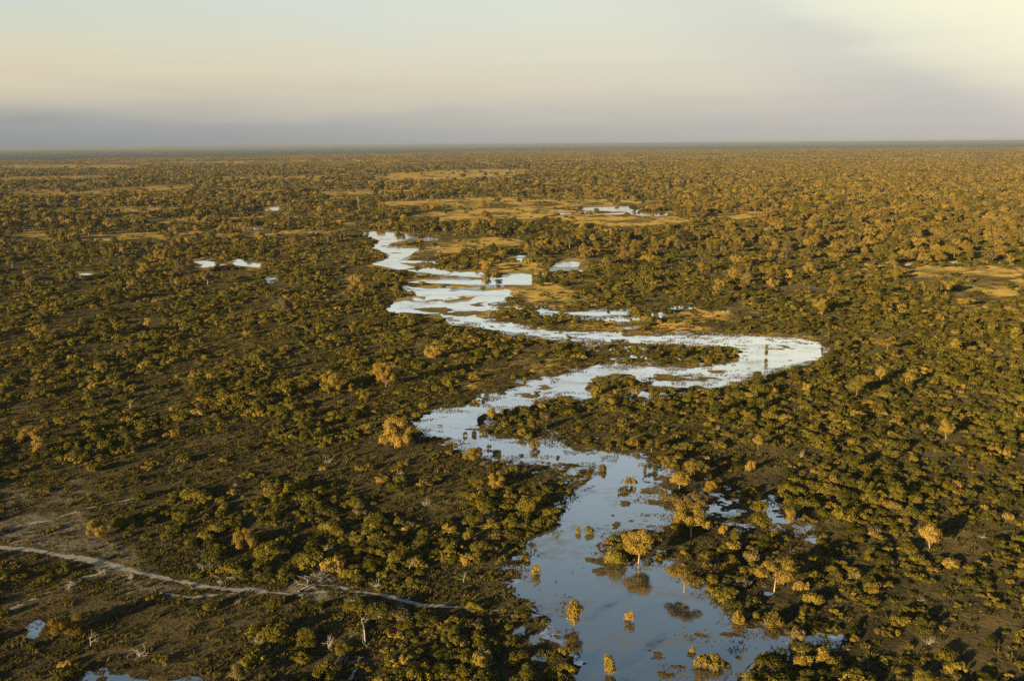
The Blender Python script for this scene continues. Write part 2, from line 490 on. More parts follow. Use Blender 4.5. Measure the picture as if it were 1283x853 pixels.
def ground_mat():
    m, t, out = new_mat('plain_ground')
    tc = t.nodes.new('ShaderNodeTexCoord')
    P = tc.outputs['Object']
    n_big = noise(t, P, 0.012, 4)
    n_mid = noise(t, P, 0.09, 4, 0.6)
    n_fine = noise(t, P, 0.7, 3, 0.65)
    a = math_node(t, 'ADD', math_node(t, 'MULTIPLY', n_mid, 0.55), math_node(t, 'MULTIPLY', n_fine, 0.55))
    base = ramp(t, a, [(0.32, (0.013, 0.013, 0.008)), (0.52, (0.030, 0.027, 0.015)), (0.68, (0.066, 0.054, 0.024)), (0.8, (0.08, 0.068, 0.036))])
    big = ramp(t, n_big, [(0.35, (0.75, 0.78, 0.75)), (0.65, (1.3, 1.22, 1.1))])
    base = mixc(t, 1.0, base, big, 'MULTIPLY')
    # golden or brown dry grass
    dn = math_node(t, 'ADD', attr(t, 'dry'), math_node(t, 'MULTIPLY', math_node(t, 'SUBTRACT', a, 0.55), 1.1))
    dm = t.nodes.new('ShaderNodeMapRange')
    dm.inputs[1].default_value = 0.25
    dm.inputs[2].default_value = 0.8
    t.links.new(dn, dm.inputs[0])
    gold = ramp(t, a, [(0.35, (0.075, 0.060, 0.020)), (0.55, (0.17, 0.115, 0.034)), (0.75, (0.29, 0.19, 0.062))])
    streak = noise(t, P, 0.035, 5, 0.65)
    gold = mixc(t, ramp(t, streak, [(0.38, (1, 1, 1)), (0.50, (0, 0, 0))]), gold, ramp(t, a, [(0.35, (0.030, 0.034, 0.012)), (0.75, (0.11, 0.10, 0.034))]))
    c = mixc(t, dm.outputs[0], base, gold)
    bn = math_node(t, 'ADD', attr(t, 'brown'), math_node(t, 'MULTIPLY', math_node(t, 'SUBTRACT', a, 0.55), 1.2))
    bm_ = t.nodes.new('ShaderNodeMapRange')
    bm_.inputs[1].default_value = 0.3
    bm_.inputs[2].default_value = 0.9
    t.links.new(bn, bm_.inputs[0])
    c = mixc(t, bm_.outputs[0], c, ramp(t, a, [(0.35, (0.030, 0.026, 0.015)), (0.75, (0.095, 0.072, 0.033))]))
    sn = math_node(t, 'ADD', attr(t, 'bare'), math_node(t, 'MULTIPLY', math_node(t, 'SUBTRACT', a, 0.55), 1.6))
    sm = t.nodes.new('ShaderNodeMapRange')
    sm.inputs[1].default_value = 0.35
    sm.inputs[2].default_value = 1.0
    t.links.new(sn, sm.inputs[0])
    c = mixc(t, sm.outputs[0], c, ramp(t, a, [(0.35, (0.06, 0.051, 0.036)), (0.75, (0.17, 0.145, 0.105))]))
    c = mixc(t, attr(t, 'wet'), c, ramp(t, a, [(0.35, (0.018, 0.015, 0.010)), (0.75, (0.055, 0.042, 0.022))]))
    # cloud shadow on the far land, painted as mottled dark blue-green
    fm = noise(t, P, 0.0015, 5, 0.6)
    c = mixc(t, attr(t, 'cloud_shade'), c, ramp(t, fm, [(0.35, (0.012, 0.022, 0.025)), (0.7, (0.028, 0.038, 0.034))]))
    b = t.nodes.new('ShaderNodeBsdfDiffuse')
    b.inputs['Roughness'].default_value = 1.0
    t.links.new(c, b.inputs[0])
    bp = t.nodes.new('ShaderNodeBump')
    bp.inputs['Strength'].default_value = 0.6
    bp.inputs['Distance'].default_value = 0.6
    t.links.new(math_node(t, 'ADD', n_fine, math_node(t, 'MULTIPLY', n_mid, 2.0)), bp.inputs['Height'])
    t.links.new(bp.outputs[0], b.inputs['Normal'])
    t.links.new(b.outputs[0], out.inputs[0])
    return m


M['ground'] = ground_mat()


def water_mat():
    m, t, out = new_mat('shallow_flood_water')
    tc = t.nodes.new('ShaderNodeTexCoord')
    P = tc.outputs['Object']
    mp = t.nodes.new('ShaderNodeMapping')
    mp.inputs['Rotation'].default_value = (0, 0, R(12))
    mp.inputs['Scale'].default_value = (0.55, 1.0, 1.0)
    t.links.new(P, mp.inputs[0])
    rip = noise(t, mp.outputs[0], 1.3, 3, 0.55)
    patch = noise(t, mp.outputs[0], 0.075, 5, 0.62)
    weed = noise(t, mp.outputs[0], 0.6, 4, 0.7)
    body = t.nodes.new('ShaderNodeBsdfDiffuse')
    t.links.new(ramp(t, patch, [(0.35, (0.010, 0.018, 0.026)), (0.65, (0.034, 0.040, 0.038))]), body.inputs[0])
    gl = t.nodes.new('ShaderNodeBsdfGlossy')
    gl.inputs[0].default_value = (0.97, 0.98, 1.0, 1)
    t.links.new(ramp(t, patch, [(0.4, (0.04, 0.04, 0.04)), (0.7, (0.15, 0.15, 0.15))]), gl.inputs['Roughness'])
    lw = t.nodes.new('ShaderNodeLayerWeight')
    lw.inputs[0].default_value = 0.5
    b = t.nodes.new('ShaderNodeMixShader')
    t.links.new(ramp(t, lw.outputs['Facing'], [(0.0, (0.04, 0.04, 0.04)), (0.40, (0.20, 0.20, 0.20)), (0.55, (0.36, 0.36, 0.36)), (0.68, (0.62, 0.62, 0.62)), (0.82, (0.96, 0.96, 0.96)), (1.0, (1, 1, 1))]), b.inputs[0])
    t.links.new(body.outputs[0], b.inputs[1])
    t.links.new(gl.outputs[0], b.inputs[2])
    bp = t.nodes.new('ShaderNodeBump')
    bp.inputs['Strength'].default_value = 0.05
    bp.inputs['Distance'].default_value = 0.25
    t.links.new(rip, bp.inputs['Height'])
    t.links.new(bp.outputs[0], gl.inputs['Normal'])
    # mats of drowned grass and water weed at the surface
    w = t.nodes.new('ShaderNodeBsdfDiffuse')
    t.links.new(ramp(t, weed, [(0.35, (0.06, 0.056, 0.042)), (0.7, (0.22, 0.185, 0.12))]), w.inputs[0])
    k = math_node(t, 'ADD', math_node(t, 'MULTIPLY', patch, 0.62), math_node(t, 'MULTIPLY', weed, 0.38))
    mr = t.nodes.new('ShaderNodeMapRange')
    mr.inputs[1].default_value = 0.51
    mr.inputs[2].default_value = 0.65
    mr.inputs[4].default_value = 0.6
    t.links.new(k, mr.inputs[0])
    mx = t.nodes.new('ShaderNodeMixShader')
    t.links.new(mr.outputs[0], mx.inputs[0])
    t.links.new(b.outputs[0], mx.inputs[1])
    t.links.new(w.outputs[0], mx.inputs[2])
    t.links.new(mx.outputs[0], out.inputs[0])
    return m


M['water'] = water_mat()


def sand_mat():
    m, t, out = new_mat('pale_track_sand')
    tc = t.nodes.new('ShaderNodeTexCoord')
    nz = noise(t, tc.outputs['Object'], 0.8, 5, 0.65)
    b = t.nodes.new('ShaderNodeBsdfDiffuse')
    t.links.new(ramp(t, nz, [(0.3, (0.17, 0.150, 0.115)), (0.5, (0.28, 0.25, 0.20)), (0.75, (0.40, 0.36, 0.29))]), b.inputs[0])
    t.links.new(b.outputs[0], out.inputs[0])
    return m


M['sand'] = sand_mat()


# ------------------------------------------------------------------ ground sheet
def build_ground():
    th = np.concatenate([np.linspace(-180, -44, 40, endpoint=False), np.linspace(-44, 44, 760, endpoint=False), np.linspace(44, 180, 40, endpoint=False)])
    th = np.radians(th)
    rr = np.concatenate([np.linspace(8, 150, 24, endpoint=False), np.geomspace(150, 6000, 560, endpoint=False), np.geomspace(6000, 120000, 110)])
    nr, na = len(rr), len(th)
    A, B = np.meshgrid(th, rr)
    X, Y = (np.sin(A) * B).ravel(), (np.cos(A) * B).ravel()
    verts = np.zeros((nr * na + 1, 3))
    verts[:-1, 0], verts[:-1, 1] = X, Y
    i, j = np.meshgrid(np.arange(nr - 1), np.arange(na), indexing='ij')
    a = (i * na + j).ravel()
    b = (i * na + (j + 1) % na).ravel()
    quads = np.stack([a, b, b + na, a + na], 1)[:, ::-1]
    tris = np.stack([np.full(na, nr * na), np.arange(na), (np.arange(na) + 1) % na], 1)[:, ::-1]
    me = bpy.data.meshes.new('ground')
    me.vertices.add(len(verts))
    me.vertices.foreach_set('co', verts.ravel())
    loops = np.concatenate([quads.ravel(), tris.ravel()])
    me.loops.add(len(loops))
    me.loops.foreach_set('vertex_index', loops.astype(np.int32))
    st = np.concatenate([np.arange(len(quads)) * 4, len(quads) * 4 + np.arange(len(tris)) * 3])
    me.polygons.add(len(st))
    me.polygons.foreach_set('loop_start', st.astype(np.int32))
    me.update(calc_edges=True)
    vis = (verts[:, 1] > 60) & (np.abs(verts[:, 0]) < verts[:, 1] * 1.0)
    vx, vy = verts[vis, 0], verts[vis, 1]
    px, py = project(vx, vy)
    rad = np.hypot(vx, vy)
    att = {k: np.zeros(len(verts)) for k in ('dry', 'brown', 'bare', 'wet', 'cloud_shade')}
    # general drift of dry grass growing with distance
    dn = fbm(vx / 90, vy / 160, 5, 4)
    dry = cover(px, py, MEADOW, 6) * (0.25 + 0.75 * sstep(fbm(vx / 26, vy / 60, 71, 4), 0.32, 0.58))
    back = sstep(rad, 700, 2600) * sstep(dn, 0.42, 0.66) * 0.75
    sd_w = water_sd(px, py)
    k = np.clip((py - 180) / 260, 0.15, 1.5)
    edge = sstep(sd_w / k, -11, -2.5)
    att['dry'][vis] = np.maximum(np.maximum(dry, back), 0.8 * edge * sstep(rad, 330, 560) * sstep(fbm(vx / 30, vy / 30, 9), 0.3, 0.55))
    att['brown'][vis] = np.maximum(cover(px, py, BROWN, 9), 0.45 * cover(px, py, CLEAR, 8))
    att['bare'][vis] = 0.8 * cover(px, py, BARE, 12)
    att['wet'][vis] = edge * (1 - 0.65 * sstep(rad, 330, 560))
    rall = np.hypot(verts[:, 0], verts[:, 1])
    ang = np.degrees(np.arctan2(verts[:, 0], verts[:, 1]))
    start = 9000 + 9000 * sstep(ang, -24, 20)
    att['cloud_shade'][:] = sstep(rall / start, 0.85, 1.3)  # far land darkened in its colour as under cloud, nearer at left
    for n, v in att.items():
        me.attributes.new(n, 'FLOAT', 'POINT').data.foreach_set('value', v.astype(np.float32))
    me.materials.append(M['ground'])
    o = mesh_obj('ground', me)
    tag(o, 'wide flat savanna plain of dark soil and dry grass', 'ground', kind='structure')


build_ground()


# ------------------------------------------------------------------ water
def rough_outline(pts, amp=1.0, seed=1):
    P = at_arr(pts)
    out = []
    for a, b in zip(P, np.roll(P, -1, 0)):
        d = np.linalg.norm(b - a)
        r = np.linalg.norm(a)
        n = max(1, int(d / max(1.2, r / 260)))
        for q in range(n):
            out.append(a + (b - a) * q / n)
    out = np.array(out)
    r = np.linalg.norm(out, axis=1)
    for sc, am in ((14, 1.6), (4.5, 0.9), (1.8, 0.45)):
        fac = np.clip(r / 420, 0.7, 2.0) * am * amp
        s = sc * np.clip(r / 420, 0.8, 2.5)
        out[:, 0] += (fbm(out[:, 0] / s, out[:, 1] / s, seed, 2) - 0.5) * 2.4 * fac * 1.6
        out[:, 1] += (fbm(out[:, 0] / s + 40, out[:, 1] / s + 70, seed + 3, 2) - 0.5) * 2.4 * fac * 1.6
    return out


def water_body(name, pts, label, cat, amp=1.0, seed=1, z=0.03):
    o2 = rough_outline(pts, amp, seed)
    V = [Vector((x, y, 0)) for x, y in o2]
    tris = tessellate_polygon([V])
    me = bpy.data.meshes.new(name)
    v3 = [(x, y, z) for x, y in o2]
    fs = []
    for t in tris:
        a, b, c = (np.array(v3[k]) for k in t)
        fs.append(t if np.cross(b - a, c - a)[2] > 0 else t[::-1])
    me.from_pydata(v3, [], fs)
    me.materials.append(M['water'])
    me.update()
    o = mesh_obj(name, me)
    tag(o, label, cat, kind='structure')
    return o


water_body('river', RIVER, 'winding shallow river mirroring the pale evening sky', 'river', 1.5, 3)
water_body('backwater', BACKWATER, 'reedy side channel right of the trees on the river bank', 'channel', 1.5, 5)
water_body('river_loop', OXBOW, 'narrow bright river loop curling back on itself farther off', 'river', 0.35, 7)
for i, (lab, p) in enumerate(PONDS):
    far = p[0][1] < 430
    if far:
        my = sum(q[1] for q in p) / len(p)
        p = [(x, my + (y - my) * 0.72) for x, y in p]
    water_body('pond', p, lab, 'pond', 0.62 if far else 1.2, 11 + i)


def land_patch(name, pts, label, amp, seed):
    """low island: domed grid inside an outline"""
    o2 = rough_outline(pts, amp, seed)
    c = o2.mean(0)
    rings = [1.0, 0.9, 0.7, 0.45, 0.2]
    hts = [0.0, 0.12, 0.3, 0.4, 0.45]
    n = len(o2)
    vs, fs = [], []
    for s, h in zip(rings, hts):
        for p in o2:
            q = c + (p - c) * s
            vs.append((q[0], q[1], 0.034 + h))
    vs.append((c[0], c[1], 0.5))
    for k in range(len(rings) - 1):
        for i in range(n):
            j = (i + 1) % n
            fs.append((k * n + i, k * n + j, (k + 1) * n + j, (k + 1) * n + i))
    k = len(rings) - 1
    for i in range(n):
        fs.append((k * n + i, k * n + (i + 1) % n, len(vs) - 1))
    me = mesh_from(name, vs, fs, [M['ground']], True)
    for an, v in (('dry', 0.45), ('brown', 0.6)):
        me.attributes.new(an, 'FLOAT', 'POINT').data.foreach_set('value', np.full(len(me.vertices), v, np.float32))
    o = mesh_obj(name, me)
    tag(o, label, 'island', kind='structure')


land_patch('island', SHOAL, 'low grassy shoal inside the wide right hand bend of the river', 0.8, 21)
land_patch('island', ISLET, 'bushy islet against the lower bank in the middle of the river', 0.8, 22)


def marsh(name, regions, label, mat, z, seed, at_=None):
    """ragged patches: contours of a noise field inside each region"""
    vs, fs = [], []
    for ri, (poly, cell, sc, thr) in enumerate(regions):
        P = at_arr(poly)
        lo, hi = P.min(0) - cell, P.max(0) + cell
        xs, ys = np.arange(lo[0], hi[0], cell), np.arange(lo[1], hi[1], cell)
        X, Y = np.meshgrid(xs, ys)
        px, py = project(X.ravel(), Y.ravel())
        d = sdf(px, py, poly).reshape(X.shape)
        soft = max(1.5, 0.12 * (max(q[1] for q in poly) - min(q[1] for q in poly)))
        v = fbm(X / sc, Y / sc, seed + ri * 7, 4) - thr - 0.30 * (1 - sstep(d, -soft * 0.3, soft * 2))
        v00, v10, v11, v01 = v[:-1, :-1], v[:-1, 1:], v[1:, 1:], v[1:, :-1]
        npos = (v00 > 0).astype(int) + (v10 > 0) + (v11 > 0) + (v01 > 0)
        for i, j in zip(*np.nonzero(npos)):
            cs = [(X[i, j], Y[i, j], v[i, j]), (X[i, j + 1], Y[i, j + 1], v[i, j + 1]), (X[i + 1, j + 1], Y[i + 1, j + 1], v[i + 1, j + 1]), (X[i + 1, j], Y[i + 1, j], v[i + 1, j])]
            out = []
            for (ax, ay, av), (bx, by, bv) in zip(cs, cs[1:] + cs[:1]):
                if av > 0:
                    out.append((ax, ay))
                if (av > 0) != (bv > 0):
                    t = av / (av - bv)
                    out.append((ax + (bx - ax) * t, ay + (by - ay) * t))
            if len(out) >= 3:
                b = len(vs)
                vs += [(x, y, z + 0.0007 * ri) for x, y in out]
                fs.append(tuple(range(b, b + len(out))))
    me = mesh_from(name, vs, fs, [mat])
    for an, val in (at_ or {}).items():
        me.attributes.new(an, 'FLOAT', 'POINT').data.foreach_set('value', np.full(len(me.vertices), val, np.float32))
    tag(mesh_obj(name, me), label, 'wetland', kind='structure')


marsh('flooded_grass', [([(490, 360), (640, 360), (660, 384), (612, 400), (494, 394)], 1.6, 26, 0.53), ([(640, 382), (860, 380), (940, 390), (800, 404), (700, 404), (650, 396)], 1.5, 24, 0.55),
                        ([(690, 494), (810, 496), (885, 484), (800, 514)], 0.7, 8, 0.54), ([(610, 690), (672, 680), (712, 810), (690, 870), (620, 790)], 0.35, 4.0, 0.53),
                        ([(890, 700), (1000, 640), (1044, 662), (985, 796), (900, 765)], 0.4, 3.0, 0.70), ([(446, 300), (560, 294), (560, 345), (446, 338)], 2.2, 34, 0.58),
                        ([(640, 316), (745, 320), (745, 346), (650, 352)], 2.0, 30, 0.60), ([(700, 438), (780, 428), (860, 434), (860, 458), (760, 454)], 1.0, 13, 0.57),
                        ([(690, 252), (865, 252), (865, 275), (700, 274)], 3.5, 40, 0.66), ([(696, 566), (750, 578), (724, 645), (690, 680)], 0.5, 5, 0.55),
                        ([(975, 786), (1070, 794), (1060, 817), (970, 834)], 0.35, 4, 0.55), ([(230, 320), (345, 318), (345, 340), (235, 340)], 2.2, 26, 0.62)],
      'broken slivers of shallow water lying in the flooded grass by the river', M['water'], 0.014, 71)
marsh('mud_bars', [([(500, 376), (640, 376), (640, 402), (520, 398)], 1.5, 16, 0.575), ([(795, 462), (940, 460), (875, 492), (800, 504)], 0.7, 9, 0.53), ([(838, 428), (930, 426), (950, 452), (880, 464), (830, 458)], 0.9, 9, 0.57),
                   ([(770, 590), (850, 590), (852, 668), (760, 670)], 0.4, 5, 0.545), ([(645, 685), (690, 690), (696, 805), (675, 810)], 0.35, 4.0, 0.54), ([(720, 690), (810, 702), (745, 730)], 0.35, 4, 0.53),
                   ([(535, 516), (630, 528), (620, 568), (555, 560)], 0.6, 6, 0.62), ([(600, 402), (860, 414), (860, 436), (620, 426)], 1.2, 12, 0.66), ([(868, 600), (1024, 622), (1020, 676), (866, 664)], 0.4, 5, 0.54),
                   ([(800, 780), (960, 770), (945, 870), (800, 870)], 0.35, 3.5, 0.665), ([(90, 830), (270, 830), (270, 880), (90, 880)], 0.35, 3, 0.47), ([(20, 772), (66, 772), (66, 808), (20, 808)], 0.35, 3, 0.47), ([(455, 288), (670, 336), (655, 360), (500, 358)], 2.0, 22, 0.63), ([(620, 480), (800, 450), (800, 480), (640, 520)], 0.8, 10, 0.62),
                   ([(930, 420), (1040, 430), (1020, 456), (930, 470)], 1.0, 10, 0.67)],
      'low bars of mud and drowned grass breaking the water surface', M['ground'], 0.045, 73, {'dry': 0.35, 'brown': 0.7})


def weedy_mat():
    m, t, out = new_mat('drowned_grass')
    tc = t.nodes.new('ShaderNodeTexCoord')
    n1 = noise(t, tc.outputs['Object'], 0.5, 5, 0.7)
    n2 = noise(t, tc.outputs['Object'], 0.12, 4, 0.6)
    d = t.nodes.new('ShaderNodeBsdfDiffuse')
    t.links.new(ramp(t, n1, [(0.35, (0.030, 0.027, 0.015)), (0.55, (0.075, 0.062, 0.030)), (0.75, (0.15, 0.12, 0.06))]), d.inputs[0])
    gl = t.nodes.new('ShaderNodeBsdfGlossy')
    gl.inputs['Roughness'].default_value = 0.10
    mx = t.nodes.new('ShaderNodeMixShader')
    k = math_node(t, 'ADD', math_node(t, 'MULTIPLY', n1, 0.55), math_node(t, 'MULTIPLY', n2, 0.45))
    t.links.new(ramp(t, k, [(0.38, (0.06, 0.06, 0.06)), (0.56, (0.75, 0.75, 0.75))]), mx.inputs[0])
    t.links.new(d.outputs[0], mx.inputs[1])
    t.links.new(gl.outputs[0], mx.inputs[2])
    t.links.new(mx.outputs[0], out.inputs[0])
    return m


M['weedy'] = weedy_mat()


def fringe(name, boxes, label, z, seed):
    vs, fs = [], []
    for (x0, y0, x1, y1, cell, sc, wid) in boxes:
        P = at_arr([(x0, y0), (x1, y0), (x1, y1), (x0, y1)])
        lo, hi = P.min(0), P.max(0)
        xs, ys = np.arange(lo[0], hi[0], cell), np.arange(lo[1], hi[1], cell)
        X, Y = np.meshgrid(xs, ys)
        px, py = project(X.ravel(), Y.ravel())
        kk = np.clip((py - 180) / 260, 0.15, 1.8)
        d = (water_sd(px, py) / kk).reshape(X.shape)
        v = d + wid + 0.8 + (fbm(X / sc, Y / sc, seed, 4) - 0.5) * 32
        v = np.where(d < -14, -5, v)
        v = np.where(((py < y0) | (py >= y1)).reshape(X.shape), -1, v)
        for i, j in zip(*np.nonzero((v[:-1, :-1] > 0).astype(int) + (v[:-1, 1:] > 0) + (v[1:, 1:] > 0) + (v[1:, :-1] > 0))):
            if d[i, j] > 3.5:
                continue
            cs = [(X[i, j], Y[i, j], v[i, j]), (X[i, j + 1], Y[i, j + 1], v[i, j + 1]), (X[i + 1, j + 1], Y[i + 1, j + 1], v[i + 1, j + 1]), (X[i + 1, j], Y[i + 1, j], v[i + 1, j])]
            out = []
            for (ax, ay, av), (bx, by, bv) in zip(cs, cs[1:] + cs[:1]):
                if av > 0:
                    out.append((ax, ay))
                if (av > 0) != (bv > 0):
                    t = av / (av - bv)
                    out.append((ax + (bx - ax) * t, ay + (by - ay) * t))
            if len(out) >= 3:
                b = len(vs)
                vs += [(x, y, z) for x, y in out]
                fs.append(tuple(range(b, b + len(out))))
    tag(mesh_obj(name, mesh_from(name, vs, fs, [M['weedy']])), label, 'wetland', kind='structure')


fringe('shallow_margin', [(440, 284, 900, 440, 1.7, 22, 1.2), (490, 440, 1060, 560, 0.8, 9, 1.0), (560, 560, 1060, 870, 0.45, 5, 0.8)],
       'grassy shallows along the edges of the river', 0.009, 81)


# tracks
def strip(name, pts, w0, label, z, seed):
    P = at_arr(pts)
    out = []
    for a, b in zip(P[:-1], P[1:]):
        n = max(1, int(np.linalg.norm(b - a) / 1.5))
        for q in range(n):
            out.append(a + (b - a) * q / n)
    out.append(P[-1])
    out = np.array(out)
    out += (np.stack([fbm(out[:, 0] / 12, out[:, 1] / 12, seed), fbm(out[:, 0] / 12, out[:, 1] / 12, seed + 5)], 1) - 0.5) * 2.2
    d = np.gradient(out, axis=0)
    d /= np.linalg.norm(d, axis=1)[:, None] + 1e-9
    nrm = np.stack([-d[:, 1], d[:, 0]], 1)
    n = len(out)
    tt = np.linspace(0, 1, n)
    taper = np.clip(np.minimum(tt, 1 - tt) * 14, 0.15, 1)
    idx = np.arange(n)
    wl = w0 * taper * (0.1 + 1.8 * fbm(idx / 2.2, idx * 0 + seed, seed))
    wr = w0 * taper * (0.1 + 1.8 * fbm(idx / 2.2, idx * 0 + seed + 9, seed + 2))
    vs, fs = [], []
    for i in range(n):
        a = out[i] + nrm[i] * wl[i]
        b = out[i] - nrm[i] * wr[i]
        vs += [(a[0], a[1], z), (b[0], b[1], z)]
    for i in range(n - 1):
        fs.append((2 * i, 2 * i + 1, 2 * i + 3, 2 * i + 2))
    o = mesh_obj(name, mesh_from(name, vs, fs, [M['sand']]))
    tag(o, label, 'track', kind='structure')


def worn(name, lines, label, z, seed, cell=0.22):
    """worn bare sand: ragged contour around a line"""
    vs, fs = [], []
    for li, (pts, w0, rough, gap) in enumerate(lines):
        P = at_arr(pts)
        for a, b in zip(P[:-1], P[1:]):
            m = w0 + rough + 1
            xs = np.arange(min(a[0], b[0]) - m, max(a[0], b[0]) + m, cell)
            ys = np.arange(min(a[1], b[1]) - m, max(a[1], b[1]) + m, cell)
            xs = np.floor(xs / cell) * cell
            ys = np.floor(ys / cell) * cell
            X, Y = np.meshgrid(xs, ys)
            e = b - a
            t = ((X - a[0]) * e[0] + (Y - a[1]) * e[1]) / (e @ e)
            tc_ = np.clip(t, 0, 1)
            d = np.hypot(X - a[0] - tc_ * e[0], Y - a[1] - tc_ * e[1])
            wob = (fbm(X / 1.6, Y / 1.6, seed + li, 3) - 0.5) * rough * 2 + (fbm(X / 7, Y / 7, seed + 3 + li, 2) - gap) * w0 * 2.2
            v = w0 - d + wob
            v = np.where((t < -0.001) | (t > 1.001), np.minimum(v, np.where((t < -0.06) | (t > 1.06), -1, v)), v)
            for i, j in zip(*np.nonzero((v[:-1, :-1] > 0).astype(int) + (v[:-1, 1:] > 0) + (v[1:, 1:] > 0) + (v[1:, :-1] > 0))):
                if not (0 <= t[i, j] < 1):
                    continue
                cs = [(X[i, j], Y[i, j], v[i, j]), (X[i, j + 1], Y[i, j + 1], v[i, j + 1]), (X[i + 1, j + 1], Y[i + 1, j + 1], v[i + 1, j + 1]), (X[i + 1, j], Y[i + 1, j], v[i + 1, j])]
                out = []
                for (ax, ay, av), (bx, by, bv) in zip(cs, cs[1:] + cs[:1]):
                    if av > 0:
                        out.append((ax, ay))
                    if (av > 0) != (bv > 0):
                        q = av / (av - bv)
                        out.append((ax + (bx - ax) * q, ay + (by - ay) * q))
                if len(out) >= 3:
                    k = len(vs)
                    vs += [(x, y, z) for x, y in out]
                    fs.append(tuple(range(k, k + len(out))))
    tag(mesh_obj(name, mesh_from(name, vs, fs, [M['sand']])), label, 'track', kind='structure')


worn('sandy_track', [(TRACK, 1.15, 0.9, 0.48)], 'pale sandy vehicle track crossing the dry ground at lower left', 0.012, 31)
worn('sandy_track', [([(331, 741), (365, 744), (400, 741), (455, 741)], 0.35, 0.9, 0.58), (TRACK2, 0.75, 0.8, 0.50), ([(572, 760), (600, 763), (640, 765)], 0.3, 0.8, 0.6)],
     'broken pale stretch of sandy track among bushes left of the water', 0.010, 33)
worn('game_trail', [(TRAIL, 0.2, 0.6, 0.55), ([(400, 714), (420, 733), (452, 742)], 0.3, 0.8, 0.52), ([(250, 690), (264, 712), (281, 736)], 0.4, 0.8, 0.52),
                    ([(0, 662), (60, 652), (110, 636), (180, 622)], 0.6, 0.9, 0.55), ([(151, 711), (110, 722), (60, 742), (0, 768)], 0.5, 0.9, 0.56), ([(466, 770), (430, 806), (416, 853)], 0.25, 0.7, 0.55),
                    ([(200, 742), (240, 748), (300, 742)], 0.5, 0.9, 0.54), ([(640, 700), (600, 722), (540, 722)], 0.15, 0.6, 0.56)],
     'faint narrow animal trails crossing the dry ground at lower left', 0.008, 35)


# ------------------------------------------------------------------ plant shapes
def cards(rg, cen, nrm, size, jit=0.6):
    """small irregular leaf-clump faces"""
    n = len(cen)
    nv = nrm + rg.normal(0, jit * 0.75, (n, 3))
    nv /= np.linalg.norm(nv, axis=1)[:, None] + 1e-9
    t = np.cross(nv, rg.normal(0, 1, (n, 3)))
    t /= np.linalg.norm(t, axis=1)[:, None] + 1e-9
    b = np.cross(nv, t)
    s = size * rg.uniform(0.6, 1.35, (n, 1))
    q = [cen + t * s * rg.uniform(0.4, 0.65, (n, 1)) + nv * s * 0.1 * rg.normal(0, 1, (n, 1)),
         cen + b * s * rg.uniform(0.3, 0.6, (n, 1)),
         cen - t * s * rg.uniform(0.4, 0.65, (n, 1)) + nv * s * 0.1 * rg.normal(0, 1, (n, 1)),
         cen - b * s * rg.uniform(0.3, 0.6, (n, 1))]
    v = np.stack(q, 1).reshape(-1, 3)
    return v, np.arange(n * 4).reshape(-1, 4)


def foliage(rg, lobes, size, cov=1.7, zmin=0.0, stray=0.1):
    C = np.array([l[:3] for l in lobes])
    Rr = np.array([l[3] for l in lobes])
    Zs = np.array([l[4] if len(l) > 4 else 1.0 for l in lobes])
    cs, ns = [], []
    for i in range(len(C)):
        n = int(4 * math.pi * Rr[i] ** 2 * (0.35 + 0.65 * Zs[i]) * cov / (size * size * 0.55)) + 3
        d = rg.normal(0, 1, (n, 3))
        d /= np.linalg.norm(d, axis=1)[:, None]
        # lumpy radius
        ph = rg.uniform(0, 6, 3)
        lump = 0.12 * np.sin(d[:, 0] * 5 + ph[0]) + 0.12 * np.sin(d[:, 1] * 5 + ph[1]) + 0.1 * np.sin(d[:, 2] * 6 + ph[2])
        rad = Rr[i] * (rg.uniform(0.56, 1.04, n) + lump)
        st_ = rg.random(n) < stray
        rad = np.where(st_, rad * rg.uniform(1.02, 1.28, n), rad)
        p = C[i] + d * rad[:, None] * np.array([1, 1, Zs[i]])
        keep = p[:, 2] > zmin
        # thin out the underside
        keep &= (d[:, 2] > -0.45) | (rg.random(n) < 0.35)
        for j in range(len(C)):
            if j != i:
                e = (p - C[j]) / np.array([1, 1, Zs[j]])
                keep &= np.linalg.norm(e, axis=1) > Rr[j] * 0.68
        cs.append(p[keep])
        nn = d[keep].copy()
        nn[:, 2] += 0.15
        ns.append(nn)
    return cards(rg, np.concatenate(cs), np.concatenate(ns), size)


def tube(vs, fs, pts, radii, seg=6):
    base = len(vs)
    P = [Vector(p) for p in pts]
    for k, p in enumerate(P):
        d = (P[min(k + 1, len(P) - 1)] - P[max(k - 1, 0)]).normalized()
        u = d.orthogonal().normalized()
        w = d.cross(u)
        for s in range(seg):
            a = 2 * math.pi * s / seg
            q = p + (u * math.cos(a) + w * math.sin(a)) * radii[k]
            vs.append(tuple(q))
    for k in range(len(P) - 1):
        for s in range(seg):
            a, b = base + k * seg + s, base + k * seg + (s + 1) % seg
            fs.append((a, b, b + seg, a + seg))
    fs.append(tuple(base + (len(P) - 1) * seg + s for s in range(seg)))


